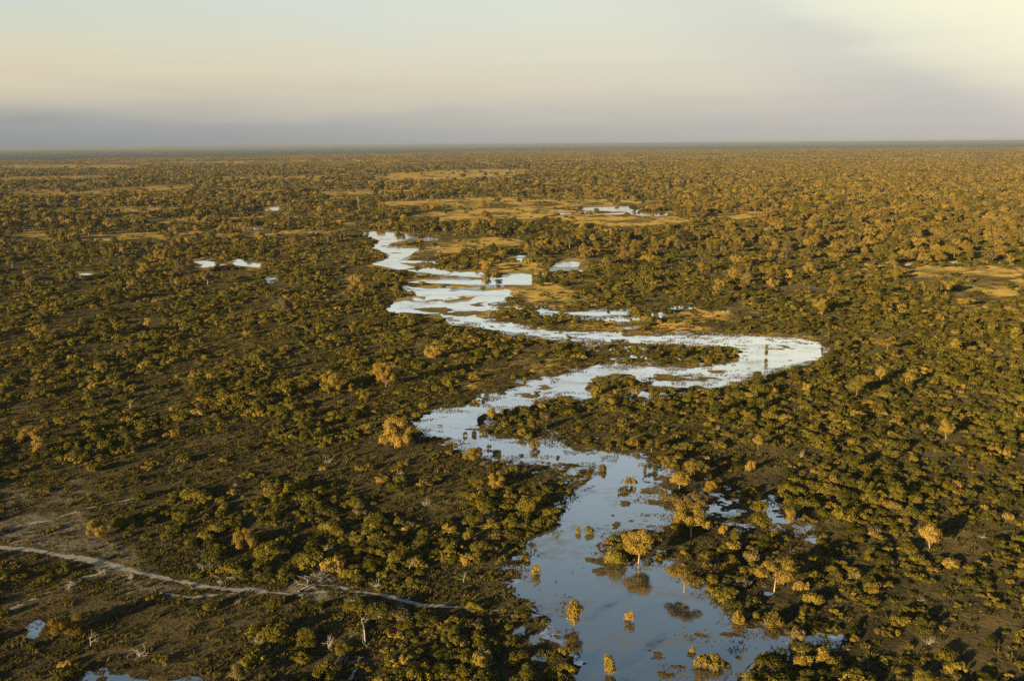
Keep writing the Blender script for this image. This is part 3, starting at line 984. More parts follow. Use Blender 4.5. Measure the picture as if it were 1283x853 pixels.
def bush_lobes(rg, kind):
    L = []
    if kind == 'round':
        n = rg.integers(8, 12)
        for i in range(n):
            a, r = rg.uniform(0, 6.28), 0.62 * math.sqrt(rg.random())
            lr = rg.uniform(0.26, 0.46)
            L.append((r * math.cos(a), r * math.sin(a), rg.uniform(0.25, 0.85) * (1 - 0.45 * r), lr, 0.9))
    elif kind == 'spread':
        n = rg.integers(12, 17)
        ax = rg.uniform(0.5, 0.75)
        for i in range(n):
            a, r = rg.uniform(0, 6.28), 0.85 * math.sqrt(rg.random())
            L.append((r * math.cos(a), r * math.sin(a) * ax, rg.uniform(0.18, 0.5), rg.uniform(0.2, 0.36), 0.85))
    elif kind == 'upright':
        n = rg.integers(7, 11)
        for i in range(n):
            a, r = rg.uniform(0, 6.28), 0.4 * math.sqrt(rg.random())
            L.append((r * math.cos(a), r * math.sin(a), rg.uniform(0.3, 1.55), rg.uniform(0.26, 0.42), 1.0))
    elif kind == 'ragged':
        n = rg.integers(9, 14)
        for i in range(n):
            a, r = rg.uniform(0, 6.28), 0.9 * math.sqrt(rg.random())
            L.append((r * math.cos(a), r * math.sin(a), rg.uniform(0.2, 0.9) * (1.1 - 0.6 * r), rg.uniform(0.16, 0.32), 0.9))
    return L


def bush_mesh(name, seed, kind, mat, size, cov=1.6):
    rg = np.random.default_rng(seed)
    v, f = foliage(rg, bush_lobes(rg, kind), size, cov, 0.02, 0.2)
    return mesh_from(name, v, f, [mat])


def tree_parts(seed, kind, size, cov=1.5, limbs=True):
    """unit tree 1 high: crown lobes, trunk and limbs"""
    rg = np.random.default_rng(seed)
    L = []
    if kind == 'round':
        cz, cr, th, n = 0.62, 0.30, 0.34, rg.integers(13, 17)
        for i in range(n):
            d = rg.normal(0, 1, 3)
            d /= np.linalg.norm(d)
            r = rg.uniform(0.45, 1.0)
            L.append((d[0] * cr * r, d[1] * cr * r, cz + d[2] * 0.24 * r, rg.uniform(0.11, 0.19), 0.9))
    elif kind == 'umbrella':
        th, n = 0.5, rg.integers(14, 19)
        for i in range(n):
            a, r = rg.uniform(0, 6.28), 0.52 * math.sqrt(rg.random())
            L.append((r * math.cos(a), r * math.sin(a), 0.84 - 0.32 * r + rg.uniform(-0.08, 0.03), rg.uniform(0.11, 0.19), 0.62))
    elif kind == 'spreading':
        th, n = 0.32, rg.integers(16, 21)
        for i in range(n):
            a, r = rg.uniform(0, 6.28), 0.44 * math.sqrt(rg.random())
            L.append((r * math.cos(a), r * math.sin(a), rg.uniform(0.42, 0.86) * (1 - 0.35 * r), rg.uniform(0.11, 0.18), 0.8))
    elif kind == 'tall':
        th, n = 0.45, rg.integers(10, 14)
        for i in range(n):
            a, r = rg.uniform(0, 6.28), 0.22 * math.sqrt(rg.random())
            L.append((r * math.cos(a), r * math.sin(a), rg.uniform(0.3, 0.9), rg.uniform(0.11, 0.18), 1.0))
    elif kind == 'low':
        th, n = 0.18, rg.integers(22, 27)
        for i in range(n):
            a, r = rg.uniform(0, 6.28), 0.46 * math.sqrt(rg.random())
            L.append((r * math.cos(a), r * math.sin(a), rg.uniform(0.25, 0.86) * (1 - 0.75 * r * r), rg.uniform(0.12, 0.2), 0.95))
    zmin = 0.03 if kind == 'low' else th * 0.6
    cv, cf = foliage(rg, L, size, cov, zmin, 0.16)
    vs, fs = [], []
    r0 = 0.017
    lean = rg.normal(0, 0.03, 2)
    top = (lean[0], lean[1], th)
    tube(vs, fs, [(0, 0, -0.02), (lean[0] * 0.3, lean[1] * 0.3, th * 0.4), top], [r0 * 1.35, r0, r0 * 0.8], 7)
    if limbs:
        for i in range(7):
            l = L[rg.integers(0, len(L))]
            mid = ((top[0] + l[0]) / 2 + rg.normal(0, 0.02), (top[1] + l[1]) / 2 + rg.normal(0, 0.02), (top[2] * 0.6 + l[2] * 0.4))
            tube(vs, fs, [(top[0], top[1], top[2] - 0.02), mid, l[:3]], [r0 * 0.62, r0 * 0.42, r0 * 0.15], 5)
    return (cv, cf), (vs, fs)


protos = {}


def proto_obj(name, me):
    return bpy.data.objects.new(name, me)


def tree_mesh_pair(seed, kind, mat, bark, size, cov=1.5):
    (cv, cf), (tv, tf) = tree_parts(seed, kind, size, cov)
    return mesh_from('crown', cv, cf, [M[mat]]), mesh_from('trunk', tv, tf, [M[bark]], True)


def tree_joined(seed, kind, mat, bark, size, cov=1.5, limbs=True):
    (cv, cf), (tv, tf) = tree_parts(seed, kind, size, cov, limbs)
    n = len(cv)
    fs = [tuple(f) for f in cf] + [tuple(i + n for i in f) for f in tf]
    mi = [0] * len(cf) + [1] * len(tf)
    return mesh_from('tree_shape', np.concatenate([cv, np.array(tv)]), fs, [M[mat], M[bark]], False, mi)


_tree_cache = {}


def tree_protos(kind, mat, bark, v):
    k = (kind, mat, bark, v)
    if k not in _tree_cache:
        _tree_cache[k] = tree_mesh_pair(abs(hash_s(kind)) % 1000 + v * 37, kind, mat, bark, 0.034, 1.45)
    return _tree_cache[k]


def hash_s(s):
    h = 0
    for c in s:
        h = (h * 31 + ord(c)) % 100003
    return h


def place_tree(loc, height, kind, mat, bark, label, group=None, width=None, name='tree', cat='tree', v=None, rz=None):
    v = random.randrange(4) if v is None else v
    cm, tm = tree_protos(kind, mat, bark, v)
    root = bpy.data.objects.new(name, None)
    col.objects.link(root)
    root.empty_display_size = 0.5
    root.location = loc
    root.rotation_euler = (0, 0, random.uniform(0, 6.28) if rz is None else rz)
    d = {'round': 0.9, 'umbrella': 1.25, 'spreading': 1.1, 'tall': 0.62, 'low': 1.15}[kind]
    sx = height if width is None else width / d
    root.scale = (sx, sx, height)
    mesh_obj('crown', cm, root)
    mesh_obj('trunk', tm, root)
    tag(root, label, cat, group)
    return root


# real size of a hand-sited plant from its measured size in the photo
def size_at(px, py):
    p = at(px, py)
    d = math.sqrt(p.x ** 2 + p.y ** 2 + CAM_H ** 2)
    ang = math.asin(CAM_H / d)
    off = math.atan(math.hypot((px - W / 2), (py - H / 2)) / F)
    mpp = d * math.cos(off) / F          # metres per pixel sideways
    return p, mpp, math.cos(ang), math.sin(ang)


# (x, y of the foot, width px, height px, shape, leaves, bark, label, short name)
TREES = [
    (800, 706, 44, 46, 'round', 'golden', 'pale bark', 'round golden tree at the water\'s edge with dark mirror image below', 'the mirrored round tree'),
    (857, 742, 50, 41, 'umbrella', 'bright golden', 'bark', 'flat-topped golden tree standing in water with a ragged mirror image', 'the flat-topped flooded tree'),
    (866, 673, 48, 52, 'spreading', 'golden', 'pale bark', 'tall olive golden tree with pale bare trunk behind the flat-topped flooded tree', 'the pale-trunked olive tree'),
    (970, 741, 56, 48, 'spreading', 'bright golden', 'pale bark', 'bright golden spreading tree with pale forked trunk right of the pool', 'the bright forked tree'),
    (495, 561, 45, 44, 'low', 'golden', 'bark', 'largest bright golden domed tree on the left bank by the river\'s leftmost bend', 'the great golden dome'),
    (43, 558, 37, 31, 'spreading', 'bright golden', 'pale bark', 'lone pale golden tree with white forked trunk near the left edge', 'the lone pale golden tree'),
    (1165, 687, 35, 35, 'round', 'bright golden', 'pale bark', 'bright golden tree alone among dark bushes at lower right', 'the lone lower right tree'),
    (483, 485, 31, 37, 'low', 'golden', 'bark', 'tall humped golden tree above the great golden dome', 'the humped golden tree'),
    (838, 592, 31, 27, 'spreading', 'golden', 'bark', 'golden tree leading the clump at the bend of the right bank', 'the bank clump'),
    (866, 597, 24, 23, 'round', 'golden', 'bark', 'golden rounded tree in the middle of the right bank clump', 'the middle of the bank clump'),
    (880, 601, 22, 22, 'low', 'golden', 'bark', 'golden bushy tree at the right end of the bank clump', 'the end of the bank clump'),
    (851, 614, 34, 27, 'round', 'golden', 'bark', 'golden tree overhanging the water in front of the bank clump', 'the overhanging tree'),
    (868, 641, 36, 28, 'low', 'brown', 'bark', 'brownish broad tree between the overhanging tree and pale-trunked olive tree', 'the brownish broad tree'),
    (892, 618, 20, 18, 'low', 'golden', 'bark', 'small golden tree at the mouth of the reedy backwater', 'the backwater mouth tree'),
    (950, 563, 19, 21, 'round', 'bright golden', 'bark', 'small ball-shaped bright golden tree on the dark ground right of the bank clump', 'the ball-shaped tree'),
    (1112, 439, 34, 18, 'umbrella', 'golden', 'bark', 'wide flat golden tree right of the river\'s rightmost tip', 'the wide flat tree'),
    (1185, 550, 22, 27, 'round', 'golden', 'pale bark', 'golden tree on a visible stem among dark bushes on the right', 'the stemmed tree'),
    (1210, 385, 23, 15, 'spreading', 'golden', 'bark', 'broad golden tree below the grassy clearing on the right', 'the clearing\'s broad tree'),
    (1044, 371, 15, 13, 'spreading', 'bright golden', 'pale bark', 'spiky bright golden tree left of the grassy clearing', 'the spiky bright tree'),
    (964, 326, 11, 11, 'round', 'bright golden', 'bark', 'left of two small golden ball trees on the far right plain', 'the left ball tree'),
    (980, 327, 13, 12, 'round', 'bright golden', 'bark', 'right of two small golden ball trees on the far right plain', 'the right ball tree'),
    (930, 364, 14, 10, 'umbrella', 'golden', 'bark', 'small golden umbrella tree in the thicket above the right bend', 'the small umbrella tree'),
    (500, 300, 9, 11, 'round', 'dark olive', 'bark', 'dark tree standing in the head of the far river loop', 'the dark tree in the loop'),
    (611, 349, 9, 9, 'low', 'dark olive', 'bark', 'left of two dark trees standing in the river loop', 'the left drowned tree'),
    (625, 349, 11, 8, 'low', 'dark olive', 'bark', 'right of two dark trees standing in the river loop', 'the right drowned tree'),
    (522, 342, 12, 9, 'round', 'brown', 'bark', 'brownish tree on the near bank of the river loop', 'the loop bank tree'),
    (608, 341, 11, 15, 'tall', 'golden', 'bark', 'tall golden tree on the grass behind the two drowned trees', 'the tall loop tree'),
    (545, 449, 28, 18, 'low', 'golden', 'bark', 'golden domed tree on the plain above the humped golden tree', 'the upper domed tree'),
    (616, 528, 13, 20, 'tall', 'golden', 'pale bark', 'slim golden tree at the tip of land inside the river bend', 'the slim tip tree'),
    (593, 577, 26, 20, 'low', 'golden', 'bark', 'golden tree on the left bank just below the river\'s leftmost bend', 'the lower bank tree'),
    (621, 612, 24, 24, 'low', 'golden', 'bark', 'brightest golden tree of the pair below the lower bank tree', 'the bright of the pair'),
    (598, 614, 25, 20, 'low', 'olive green', 'bark', 'greener left tree of the pair below the lower bank tree', 'the green of the pair'),
    (667, 541, 20, 21, 'spreading', 'golden', 'pale bark', 'golden tree with pale stems on the land inside the river bend', 'the inner bend tree'),
    (308, 686, 31, 28, 'low', 'golden', 'bark', 'golden domed tree above the right end of the sandy track', 'the track end tree'),
    (84, 793, 44, 30, 'low', 'golden', 'bark', 'broad golden tree beside the small dusky pool in the left corner', 'the corner golden tree'),
    (121, 672, 30, 25, 'low', 'golden', 'bark', 'golden bushy tree at the edge of the pale bare ground', 'the bare ground tree'),
    (300, 856, 30, 28, 'round', 'brown', 'bark', 'pale brown round tree at the bottom edge near the dusky pool', 'the brown bottom tree'),
    (1246, 404, 30, 10, 'spreading', 'golden', 'bark', 'long low golden tree at the right edge below the clearing', 'the long low tree'),
    (816, 566, 20, 20, 'spreading', 'golden', 'pale bark', 'thin golden tree with pale stem behind the bank clump', 'the thin pale-stemmed tree'),
    (80, 533, 24, 15, 'low', 'golden', 'bark', 'small golden tree just right of and behind the lone pale golden tree', 'the companion golden tree'),
]
BUSHES = [
    (720, 785, 23, 36, 'upright', 'golden', 'upright clipped-looking bush in open water with a dark mirror image', 'the mirrored upright bush'),
    (765, 846, 23, 36, 'upright', 'golden', 'leaning golden upright bush in the water at the bottom edge', 'the bottom water bush'),
    (788, 778, 15, 17, 'upright', 'golden', 'small golden bush alone in mid water', 'the mid water bush'),
    (889, 836, 39, 24, 'spread', 'golden', 'wide oval golden bush forming an islet in the lower water', 'the oval islet bush'),
    (868, 816, 11, 9, 'round', 'golden', 'tiny golden bush just above the oval islet bush', 'the tiny islet bush'),
    (924, 780, 20, 19, 'round', 'golden', 'round golden bush on the right shore of the lower water', 'the round shore bush'),
    (970, 783, 31, 24, 'round', 'golden', 'big round golden bush right of the round shore bush', 'the big shore bush'),
    (947, 774, 13, 11, 'round', 'olive green', 'small olive bush between the two round shore bushes', 'the bush between shore bushes'),
    (672, 719, 15, 16, 'round', 'golden', 'small golden bush in the shallows by the left shore', 'the left shallows bush'),
    (724, 668, 9, 10, 'round', 'olive green', 'left of two little round bushes in open water', 'the left twin bush'),
    (739, 668, 13, 12, 'round', 'olive green', 'right of two little round bushes in open water', 'the right twin bush'),
    (790, 609, 16, 17, 'ragged', 'golden', 'ragged golden bush in the water left of the overhanging tree', 'the ragged water bush'),
    (780, 617, 14, 8, 'spread', 'dark olive', 'low dark bush shape standing in for the ragged water bush shadow', 'the water bush shadow shape'),  # the shrub's shadow, modelled as dark foliage
    (815, 590, 19, 13, 'ragged', 'dark olive', 'dark spreading bush in the water by the right bank bend', 'the dark bend bush'),
    (757, 590, 16, 12, 'round', 'dark olive', 'dark bush on the tip of the left bank marsh', 'the marsh tip bush'),
    (672, 499, 8, 11, 'upright', 'dark olive', 'little dark upright bush alone in the middle river', 'the lone river bush'),
    (583, 546, 7, 7, 'round', 'dark olive', 'leftmost of three dark little bushes in the bend water', 'the leftmost bend bush'),
    (595, 545, 10, 8, 'round', 'dark olive', 'middle of three dark little bushes in the bend water', 'the middle bend bush'),
    (606, 544, 12, 7, 'spread', 'dark olive', 'rightmost of three dark little bushes in the bend water', 'the rightmost bend bush'),
    (613, 562, 7, 7, 'round', 'dark olive', 'small dark bush in the water just above the larger dark bend bush', 'the small dark bend bush'),
    (623, 569, 13, 9, 'round', 'dark olive', 'larger dark bush in the water near the left bank bend', 'the larger dark bend bush'),
    (670, 562, 18, 15, 'ragged', 'brown', 'brown see-through bush in the water below the inner bend', 'the brown bend bush'),
    (653, 576, 8, 8, 'upright', 'dark olive', 'small dark bush at the marshy left bank below the brown bend bush', 'the marsh edge bush'),
    (698, 574, 6, 5, 'round', 'dark olive', 'tiny dark bush in the channel left of the marsh tip bush', 'the tiny channel bush'),
    (772, 706, 30, 26, 'round', 'olive green', 'olive bush leaning on the left side of the mirrored round tree', 'the leaning olive bush'),
    (844, 627, 36, 16, 'spread', 'brown', 'low brown bush below the overhanging tree at the waterline', 'the low brown bush'),
    (947, 640, 32, 16, 'spread', 'olive green', 'long olive bush at the top edge of the reedy backwater', 'the backwater bush'),
    (989, 656, 13, 20, 'upright', 'golden', 'golden upright bush at the right end of the backwater', 'the backwater end bush'),
    (940, 590, 15, 16, 'round', 'golden', 'round golden bush below the ball-shaped tree', 'the bush below the ball'),
    (855, 564, 29, 12, 'spread', 'olive green', 'long olive bush just above the bank clump', 'the bush above the bank clump'),
    (748, 494, 18, 16, 'round', 'olive green', 'left olive bush on the islet in the middle river', 'the left islet bush'),
    (766, 486, 22, 16, 'round', 'dark olive', 'dark bush in the middle of the river islet', 'the middle islet bush'),
    (786, 484, 20, 13, 'round', 'olive green', 'olive bush at the back of the river islet', 'the back islet bush'),
    (796, 495, 14, 10, 'spread', 'brown', 'low brown bush at the right end of the river islet', 'the right islet bush'),
    (914, 446, 6, 10, 'upright', 'dark olive', 'small dark bush on the grassy shoal in the wide bend', 'the shoal bush'),
    (960, 447, 6, 17, 'upright', 'brown', 'thin brown upright bush standing alone in the wide right bend', 'the thin wide bend bush'),
    (916, 708, 27, 19, 'round', 'golden', 'broad golden bush just left of the bright forked tree', 'the bush left of the forked tree'),
    (944, 703, 25, 20, 'round', 'brown', 'brown golden bush behind the bright forked tree, on its left', 'the bush behind the forked tree'),
    (1002, 738, 27, 15, 'spread', 'golden', 'low golden bush just right of the bright forked tree', 'the bush right of the forked tree'),
    (930, 735, 25, 17, 'ragged', 'brown', 'ragged brown bush between the bright forked tree and the water', 'the bush by the shoal'),
    (906, 668, 14, 13, 'round', 'golden', 'left round golden bush below the reedy backwater', 'the left bush below the backwater'),
    (922, 676, 15, 15, 'round', 'olive green', 'right round olive bush below the reedy backwater', 'the right bush below the backwater'),
    (672, 778, 8, 6, 'round', 'dark olive', 'little dark bush in the pale mud at the left shore', 'the mud bush'),
]

occupied = []      # (x, y, r) world spots already taken
landmarks = []     # (px, py, phrase)
TREE_KINDS_USED = 0
for i, (px, py, w, h, kind, mat, bark, lab, short) in enumerate(TREES):
    p, mpp, ca, sa = size_at(px, py)
    wid = w * mpp
    hgt = max(h * mpp - 0.45 * wid * sa * (0.7 if kind != 'umbrella' else 0.9), h * mpp * 0.5) / ca
    hgt = min(hgt, wid * 1.7 + 1.5)
    place_tree(p, hgt, kind, mat, bark, lab, width=wid, v=i % 4)
    occupied.append((p.x, p.y, wid * 0.55))
    landmarks.append((px, py - h / 2, short))

BK = {}


def near_bush(kind, mat, v):
    k = (kind, mat, v)
    if k not in BK:
        BK[k] = bush_mesh('bush', hash_s(kind + mat) % 997 + v * 71, kind, M[mat], 0.125, 1.5)
    return BK[k]


def place_bush(loc, sx, sz, kind, mat, label, group=None, v=0, rz=0.0):
    o = mesh_obj('bush', near_bush(kind, mat, v))
    o.location = loc
    o.scale = (sx, sx, sz)
    o.rotation_euler = (0, 0, rz)
    tag(o, label, 'bush', group)
    return o


for i, (px, py, w, h, kind, mat, lab, short) in enumerate(BUSHES):
    p, mpp, ca, sa = size_at(px, py)
    wid = w * mpp
    hgt = max(h * mpp - 0.5 * wid * sa * 0.8, h * mpp * 0.45) / ca
    ext = {'round': 1.0, 'spread': 1.05, 'upright': 0.72, 'ragged': 1.05}[kind]
    top = {'round': 1.1, 'spread': 0.78, 'upright': 1.85, 'ragged': 1.05}[kind]
    rz = 0.0 if kind == 'spread' else random.uniform(0, 6.28)
    place_bush(p, wid / 2 / ext, hgt / top, kind, mat, lab, None, i % 3, rz)
    occupied.append((p.x, p.y, wid * 0.5))
    landmarks.append((px, py - h / 2, short))

# extra named spots that bushes and trees can be described from
landmarks += [(90, 700, 'the middle of the sandy track'), (200, 724, 'the right part of the sandy track'), (515, 752, 'the short stretch of track'),
              (180, 846, 'the bottom left pool'), (285, 330, 'the split white pond'), (757, 262, 'the far meadow pond'), (714, 331, 'the ragged white pond'),
              (1030, 438, 'the river\'s rightmost tip'), (1200, 350, 'the grassy right clearing'), (400, 732, 'the fallen grey tree'),
              (344, 261, 'the far left pond'), (30, 294, 'the golden grass strip'), (1020, 804, 'the narrow inlet at lower right'), (458, 795, 'the standing grey snag')]

occ = np.array(occupied)


# ------------------------------------------------------------------ scattering plan
def grid(cell, ymin, ymax, half=0.80, seed=0):
    rg = np.random.default_rng(seed)
    xs = np.arange(-half * ymax, half * ymax, cell)
    ys = np.arange(ymin, ymax, cell)
    X, Y = np.meshgrid(xs, ys)
    X = X.ravel() + rg.uniform(-0.48, 0.48, X.size) * cell
    Y = Y.ravel() + rg.uniform(-0.48, 0.48, Y.size) * cell
    k = np.abs(X) < half * Y + 30
    return X[k], Y[k], rg


def free_of(X, Y, Rad):
    ok = np.ones(len(X), bool)
    for (x, y, r) in occ:
        m = np.abs(X - x) < 25
        ok[m] &= np.hypot(X[m] - x, Y[m] - y) > (r + Rad[m] * 0.6)
    return ok


BUSH_MATS = ['dark olive', 'olive green', 'golden', 'brown']
BUSH_SHAPES = ['round', 'spread', 'ragged', 'upright']


def scatter_bushes(cell, y0, y1, seed, smin, smax, thin=1.0):
    X, Y, rg = grid(cell, y0, y1, seed=seed)
    px, py = project(X, Y)
    rad = np.hypot(X, Y)
    sw = water_sd(px, py)
    k = np.clip((py - 180) / 260, 0.1, 1.6)
    n1 = fbm(X / 26, Y / 42, 3, 3)
    n2 = fbm(X / 140, Y / 220, 8, 3)
    den = sstep(n1, 0.34, 0.50) * (0.50 + 0.72 * sstep(n2, 0.36, 0.58))
    den = np.maximum(den, 0.17)
    right = sstep(px, 620, 900) * sstep(py, 330, 460)
    den = np.clip(np.maximum(den, 0.34 * right) + right * 0.2, 0, 1)
    den *= 1 - 0.94 * np.maximum(cover(px, py, MEADOW, 5), cover(px, py - F * 2.5 / rad, MEADOW, 5))
    den *= 1 - 0.86 * cover(px, py, BROWN, 8)
    den *= 1 - 0.93 * cover(px, py, BARE, 8)
    den *= 1 - 0.72 * cover(px, py, CLEAR, 10)
    # strip of grass kept open along the far banks
    den *= 1 - 0.85 * sstep(sw / k, -7, -3) * sstep(rad, 420, 600)
    tr = np.minimum(np.abs(px - 160) / 200, 1)
    for T in (TRACK, TRACK2):
        T = np.asarray(T, float)
        for a, b in zip(T[:-1], T[1:]):
            e = b - a
            t = np.clip(((px - a[0]) * e[0] + (py - a[1]) * e[1]) / (e @ e), 0, 1)
            den = np.where(np.hypot(px - a[0] - t * e[0], py + 3 - a[1] - t * e[1]) < 0, 0, den)
            q_ = np.hypot(px - a[0] - t * e[0], (py - 5 - a[1] - t * e[1]))
            den = np.where(q_ < 12, 0, den)
    # bushes stop at the water, with a few stragglers
    den = np.where(sw / k > -1.5, 0, den)
    S = smin + (smax - smin) * rg.beta(1.25, 2.7, len(X))
    S *= 0.82 + 0.36 * sstep(n1, 0.35, 0.65)
    keep = rg.random(len(X)) < den * thin
    keep &= free_of(X, Y, S)
    X, Y, S, px, py, n2 = X[keep], Y[keep], S[keep], px[keep], py[keep], n2[keep]
    rad = rad[keep]
    # colour: darker olive near, more golden with distance and at random
    u = rg.random(len(X)) + 0.35 * (n2 - 0.5)
    g = 0.05 + 0.13 * sstep(rad, 650, 1300) + 0.05 * sstep(px, 700, 900)
    m = np.where(u < 0.30, 0, np.where(u < 0.92 - g, 1, np.where(u < 0.965 - 0.2 * g, 2, 3)))
    s = rg.choice(4, len(X), p=[0.38, 0.38, 0.19, 0.05])
    return dict(x=X, y=Y, s=S, m=m, k=s, px=px, py=py, rz=rg.uniform(0, 6.28, len(X)), zz=rg.uniform(0.55, 0.95, len(X)), v=rg.integers(0, 3, len(X)))


def cat_d(a, b):
    return {k: np.concatenate([a[k], b[k]]) for k in a}


bs = scatter_bushes(3.7, 118, 760, 101, 1.1, 4.7)
bs = cat_d(bs, scatter_bushes(5.6, 760, 1500, 102, 2.0, 5.0))
bs = cat_d(bs, scatter_bushes(2.7, 118, 640, 104, 0.45, 1.7, 0.62))
bs = cat_d(bs, scatter_bushes(9.5, 1500, 2400, 103, 2.8, 5.2, 0.8))


q_ = rng.uniform((735, 470), (804, 497), (260, 2))
q_ = q_[sdf(q_[:, 0], q_[:, 1], ISLET) > 1.5][:60]
w_ = at_arr(q_)
n_ = len(q_)
bs = cat_d(bs, dict(x=w_[:, 0], y=w_[:, 1], s=rng.uniform(0.9, 2.1, n_), m=rng.choice(4, n_, p=[0.3, 0.45, 0.1, 0.15]), k=rng.choice(4, n_), px=q_[:, 0], py=q_[:, 1],
                    rz=rng.uniform(0, 6, n_), zz=rng.uniform(0.5, 0.9, n_), v=rng.integers(0, 3, n_)))


def scatter_trees(cell, y0, y1, seed, hmin, hmax, thin):
    X, Y, rg = grid(cell, y0, y1, seed=seed)
    px, py = project(X, Y)
    rad = np.hypot(X, Y)
    sw = water_sd(px, py)
    k = np.clip((py - 180) / 260, 0.1, 1.6)
    n1 = fbm(X / 60, Y / 110, 13, 3)
    n2 = fbm(X / 300, Y / 600, 18, 3)
    den = sstep(n1, 0.36, 0.6) * (0.35 + 0.9 * sstep(n2, 0.35, 0.62))
    den = np.maximum(den, 0.10)
    r_zone = sstep(px, 700, 980)
    den = np.clip(den + 0.35 * r_zone, 0, 1)
    tp_ = F * 8.5 / rad
    den *= 1 - 0.95 * np.maximum(cover(px, py, MEADOW, 4), cover(px, py - tp_, MEADOW, 4))
    den *= np.where(sw / k > -2.0, 0, 1)
    den *= np.where((water_sd(px, py - tp_) > 0) | (water_sd(px, py - tp_ * 0.5) > 0), 0.12, 1)
    den *= 1 - cover(px, py, [[(730, 600), (830, 560), (1010, 555), (1030, 680), (1000, 770), (880, 770), (740, 730)]], 3)
    amount = 0.03 + 0.16 * sstep(rad, 560, 900) + 0.81 * sstep(rad, 820, 1600)
    amount = np.where(rad < 420, 0.015, amount)
    keep = rg.random(len(X)) < den * amount * thin
    Hh = hmin + (hmax - hmin) * rg.beta(1.8, 2.2, len(X))
    keep &= free_of(X, Y, Hh * 0.5)
    X, Y, Hh, px, py, rad = X[keep], Y[keep], Hh[keep], px[keep], py[keep], rad[keep]
    u = rg.random(len(X)) + 0.18 - 0.26 * sstep(px, 620, 980)
    m = np.where(u < 0.50, 0, np.where(u < 0.74, 1, np.where(u < 0.90, 2, 3)))   # golden, olive, brown, dark
    s = rg.choice(5, len(X), p=[0.34, 0.12, 0.28, 0.04, 0.22])
    return dict(x=X, y=Y, s=Hh, m=m, k=s, px=px, py=py, rz=rg.uniform(0, 6.28, len(X)), zz=rg.uniform(0.85, 1.2, len(X)), v=rg.integers(0, 3, len(X)))


TREE_MATS = ['golden', 'olive green', 'brown', 'dark olive']
TREE_SHAPES = ['round', 'umbrella', 'spreading', 'tall', 'low']
ts = scatter_trees(13.5, 118, 2600, 201, 6.5, 15.0, 1.0)
ts = cat_d(ts, scatter_trees(18.0, 2600, 5600, 202, 8.0, 17.0, 1.0))

# ------------------------------------------------------------------ individuals and their labels
ORD = ['', 'second ', 'third ', 'fourth ', 'fifth ', 'sixth ', 'seventh ', 'eighth ', 'ninth ', 'tenth ', 'eleventh ', 'twelfth ']
LM = np.array([(a, b) for a, b, _ in landmarks])
LN = [c for _, _, c in landmarks]


def in_view(d, margin=2):
    return (d['px'] > margin) & (d['px'] < W - margin) & (d['py'] > 178) & (d['py'] < H + 4)


def label_for(d, idx, mats, noun, szw, shapes):
    """place every plant against its nearest landmark, ranked among its equals"""
    n = len(d['x'])
    dd = np.hypot(d['px'][:, None] - LM[None, :, 0], (d['py'][:, None] - LM[None, :, 1]) * 1.2)
    li = dd.argmin(1)
    dist = dd[np.arange(n), li]
    dx, dy = d['px'] - LM[li, 0], d['py'] - LM[li, 1]
    rel = np.where(np.abs(dx) > np.abs(dy) * 1.2, np.where(dx < 0, 0, 1), np.where(dy < 0, 2, 3))
    RW = ['left of', 'right of', 'above', 'below']
    q = np.quantile(d['s'][idx], [0.33, 0.7])
    sz = np.digitize(d['s'], q)
    key = ((li * 4 + rel) * 3 + sz) * 8 + d['m']
    key = key * 8 + d['k']
    labels = {}
    vis = in_view(d)
    for i in idx:
        same = np.where((key == key[i]) & vis)[0]
        r = int((dist[same] < dist[i]).sum())
        o = ORD[r] if r < len(ORD) else 'outlying '
        shp = shapes[d['k'][i]]
        labels[i] = f"{o}nearest {szw[sz[i]]} {shp} {mats[d['m'][i]]} {noun} {RW[rel[i]]} {LN[li[i]]}"
    return labels


def pick_largest(d, n, extra):
    dist = np.sqrt(d['x'] ** 2 + d['y'] ** 2 + CAM_H ** 2)
    app = d['s'] / dist
    app = np.where(in_view(d) & extra, app, -1)
    return np.argsort(-app)[:n]


nb = 300 - len(BUSHES)
bi = pick_largest(bs, nb, np.ones(len(bs['x']), bool))
blab = label_for(bs, bi, BUSH_MATS, 'bush', ['small', 'middling', 'large'], ['rounded', 'spreading', 'ragged', 'upright'])
for i in bi:
    place_bush((bs['x'][i], bs['y'][i], 0), bs['s'][i], bs['s'][i] * bs['zz'][i], BUSH_SHAPES[bs['k'][i]], BUSH_MATS[bs['m'][i]],
               blab[i], 'bushes scattered over the near plain', int(bs['v'][i]), bs['rz'][i])
ntr = 300 - len(TREES)
ti = pick_largest(ts, ntr, np.ones(len(ts['x']), bool))
tlab = label_for(ts, ti, TREE_MATS, 'tree', ['small', 'middling', 'tall'], ['rounded', 'flat-topped', 'spreading', 'slender', 'low-domed'])
for i in ti:
    place_tree((ts['x'][i], ts['y'][i], 0), ts['s'][i] * ts['zz'][i], TREE_SHAPES[ts['k'][i]], TREE_MATS[ts['m'][i]],
               'pale bark' if ts['v'][i] == 0 else 'bark', tlab[i], 'trees scattered over the middle plain',
               v=int(ts['v'][i]), rz=ts['rz'][i])

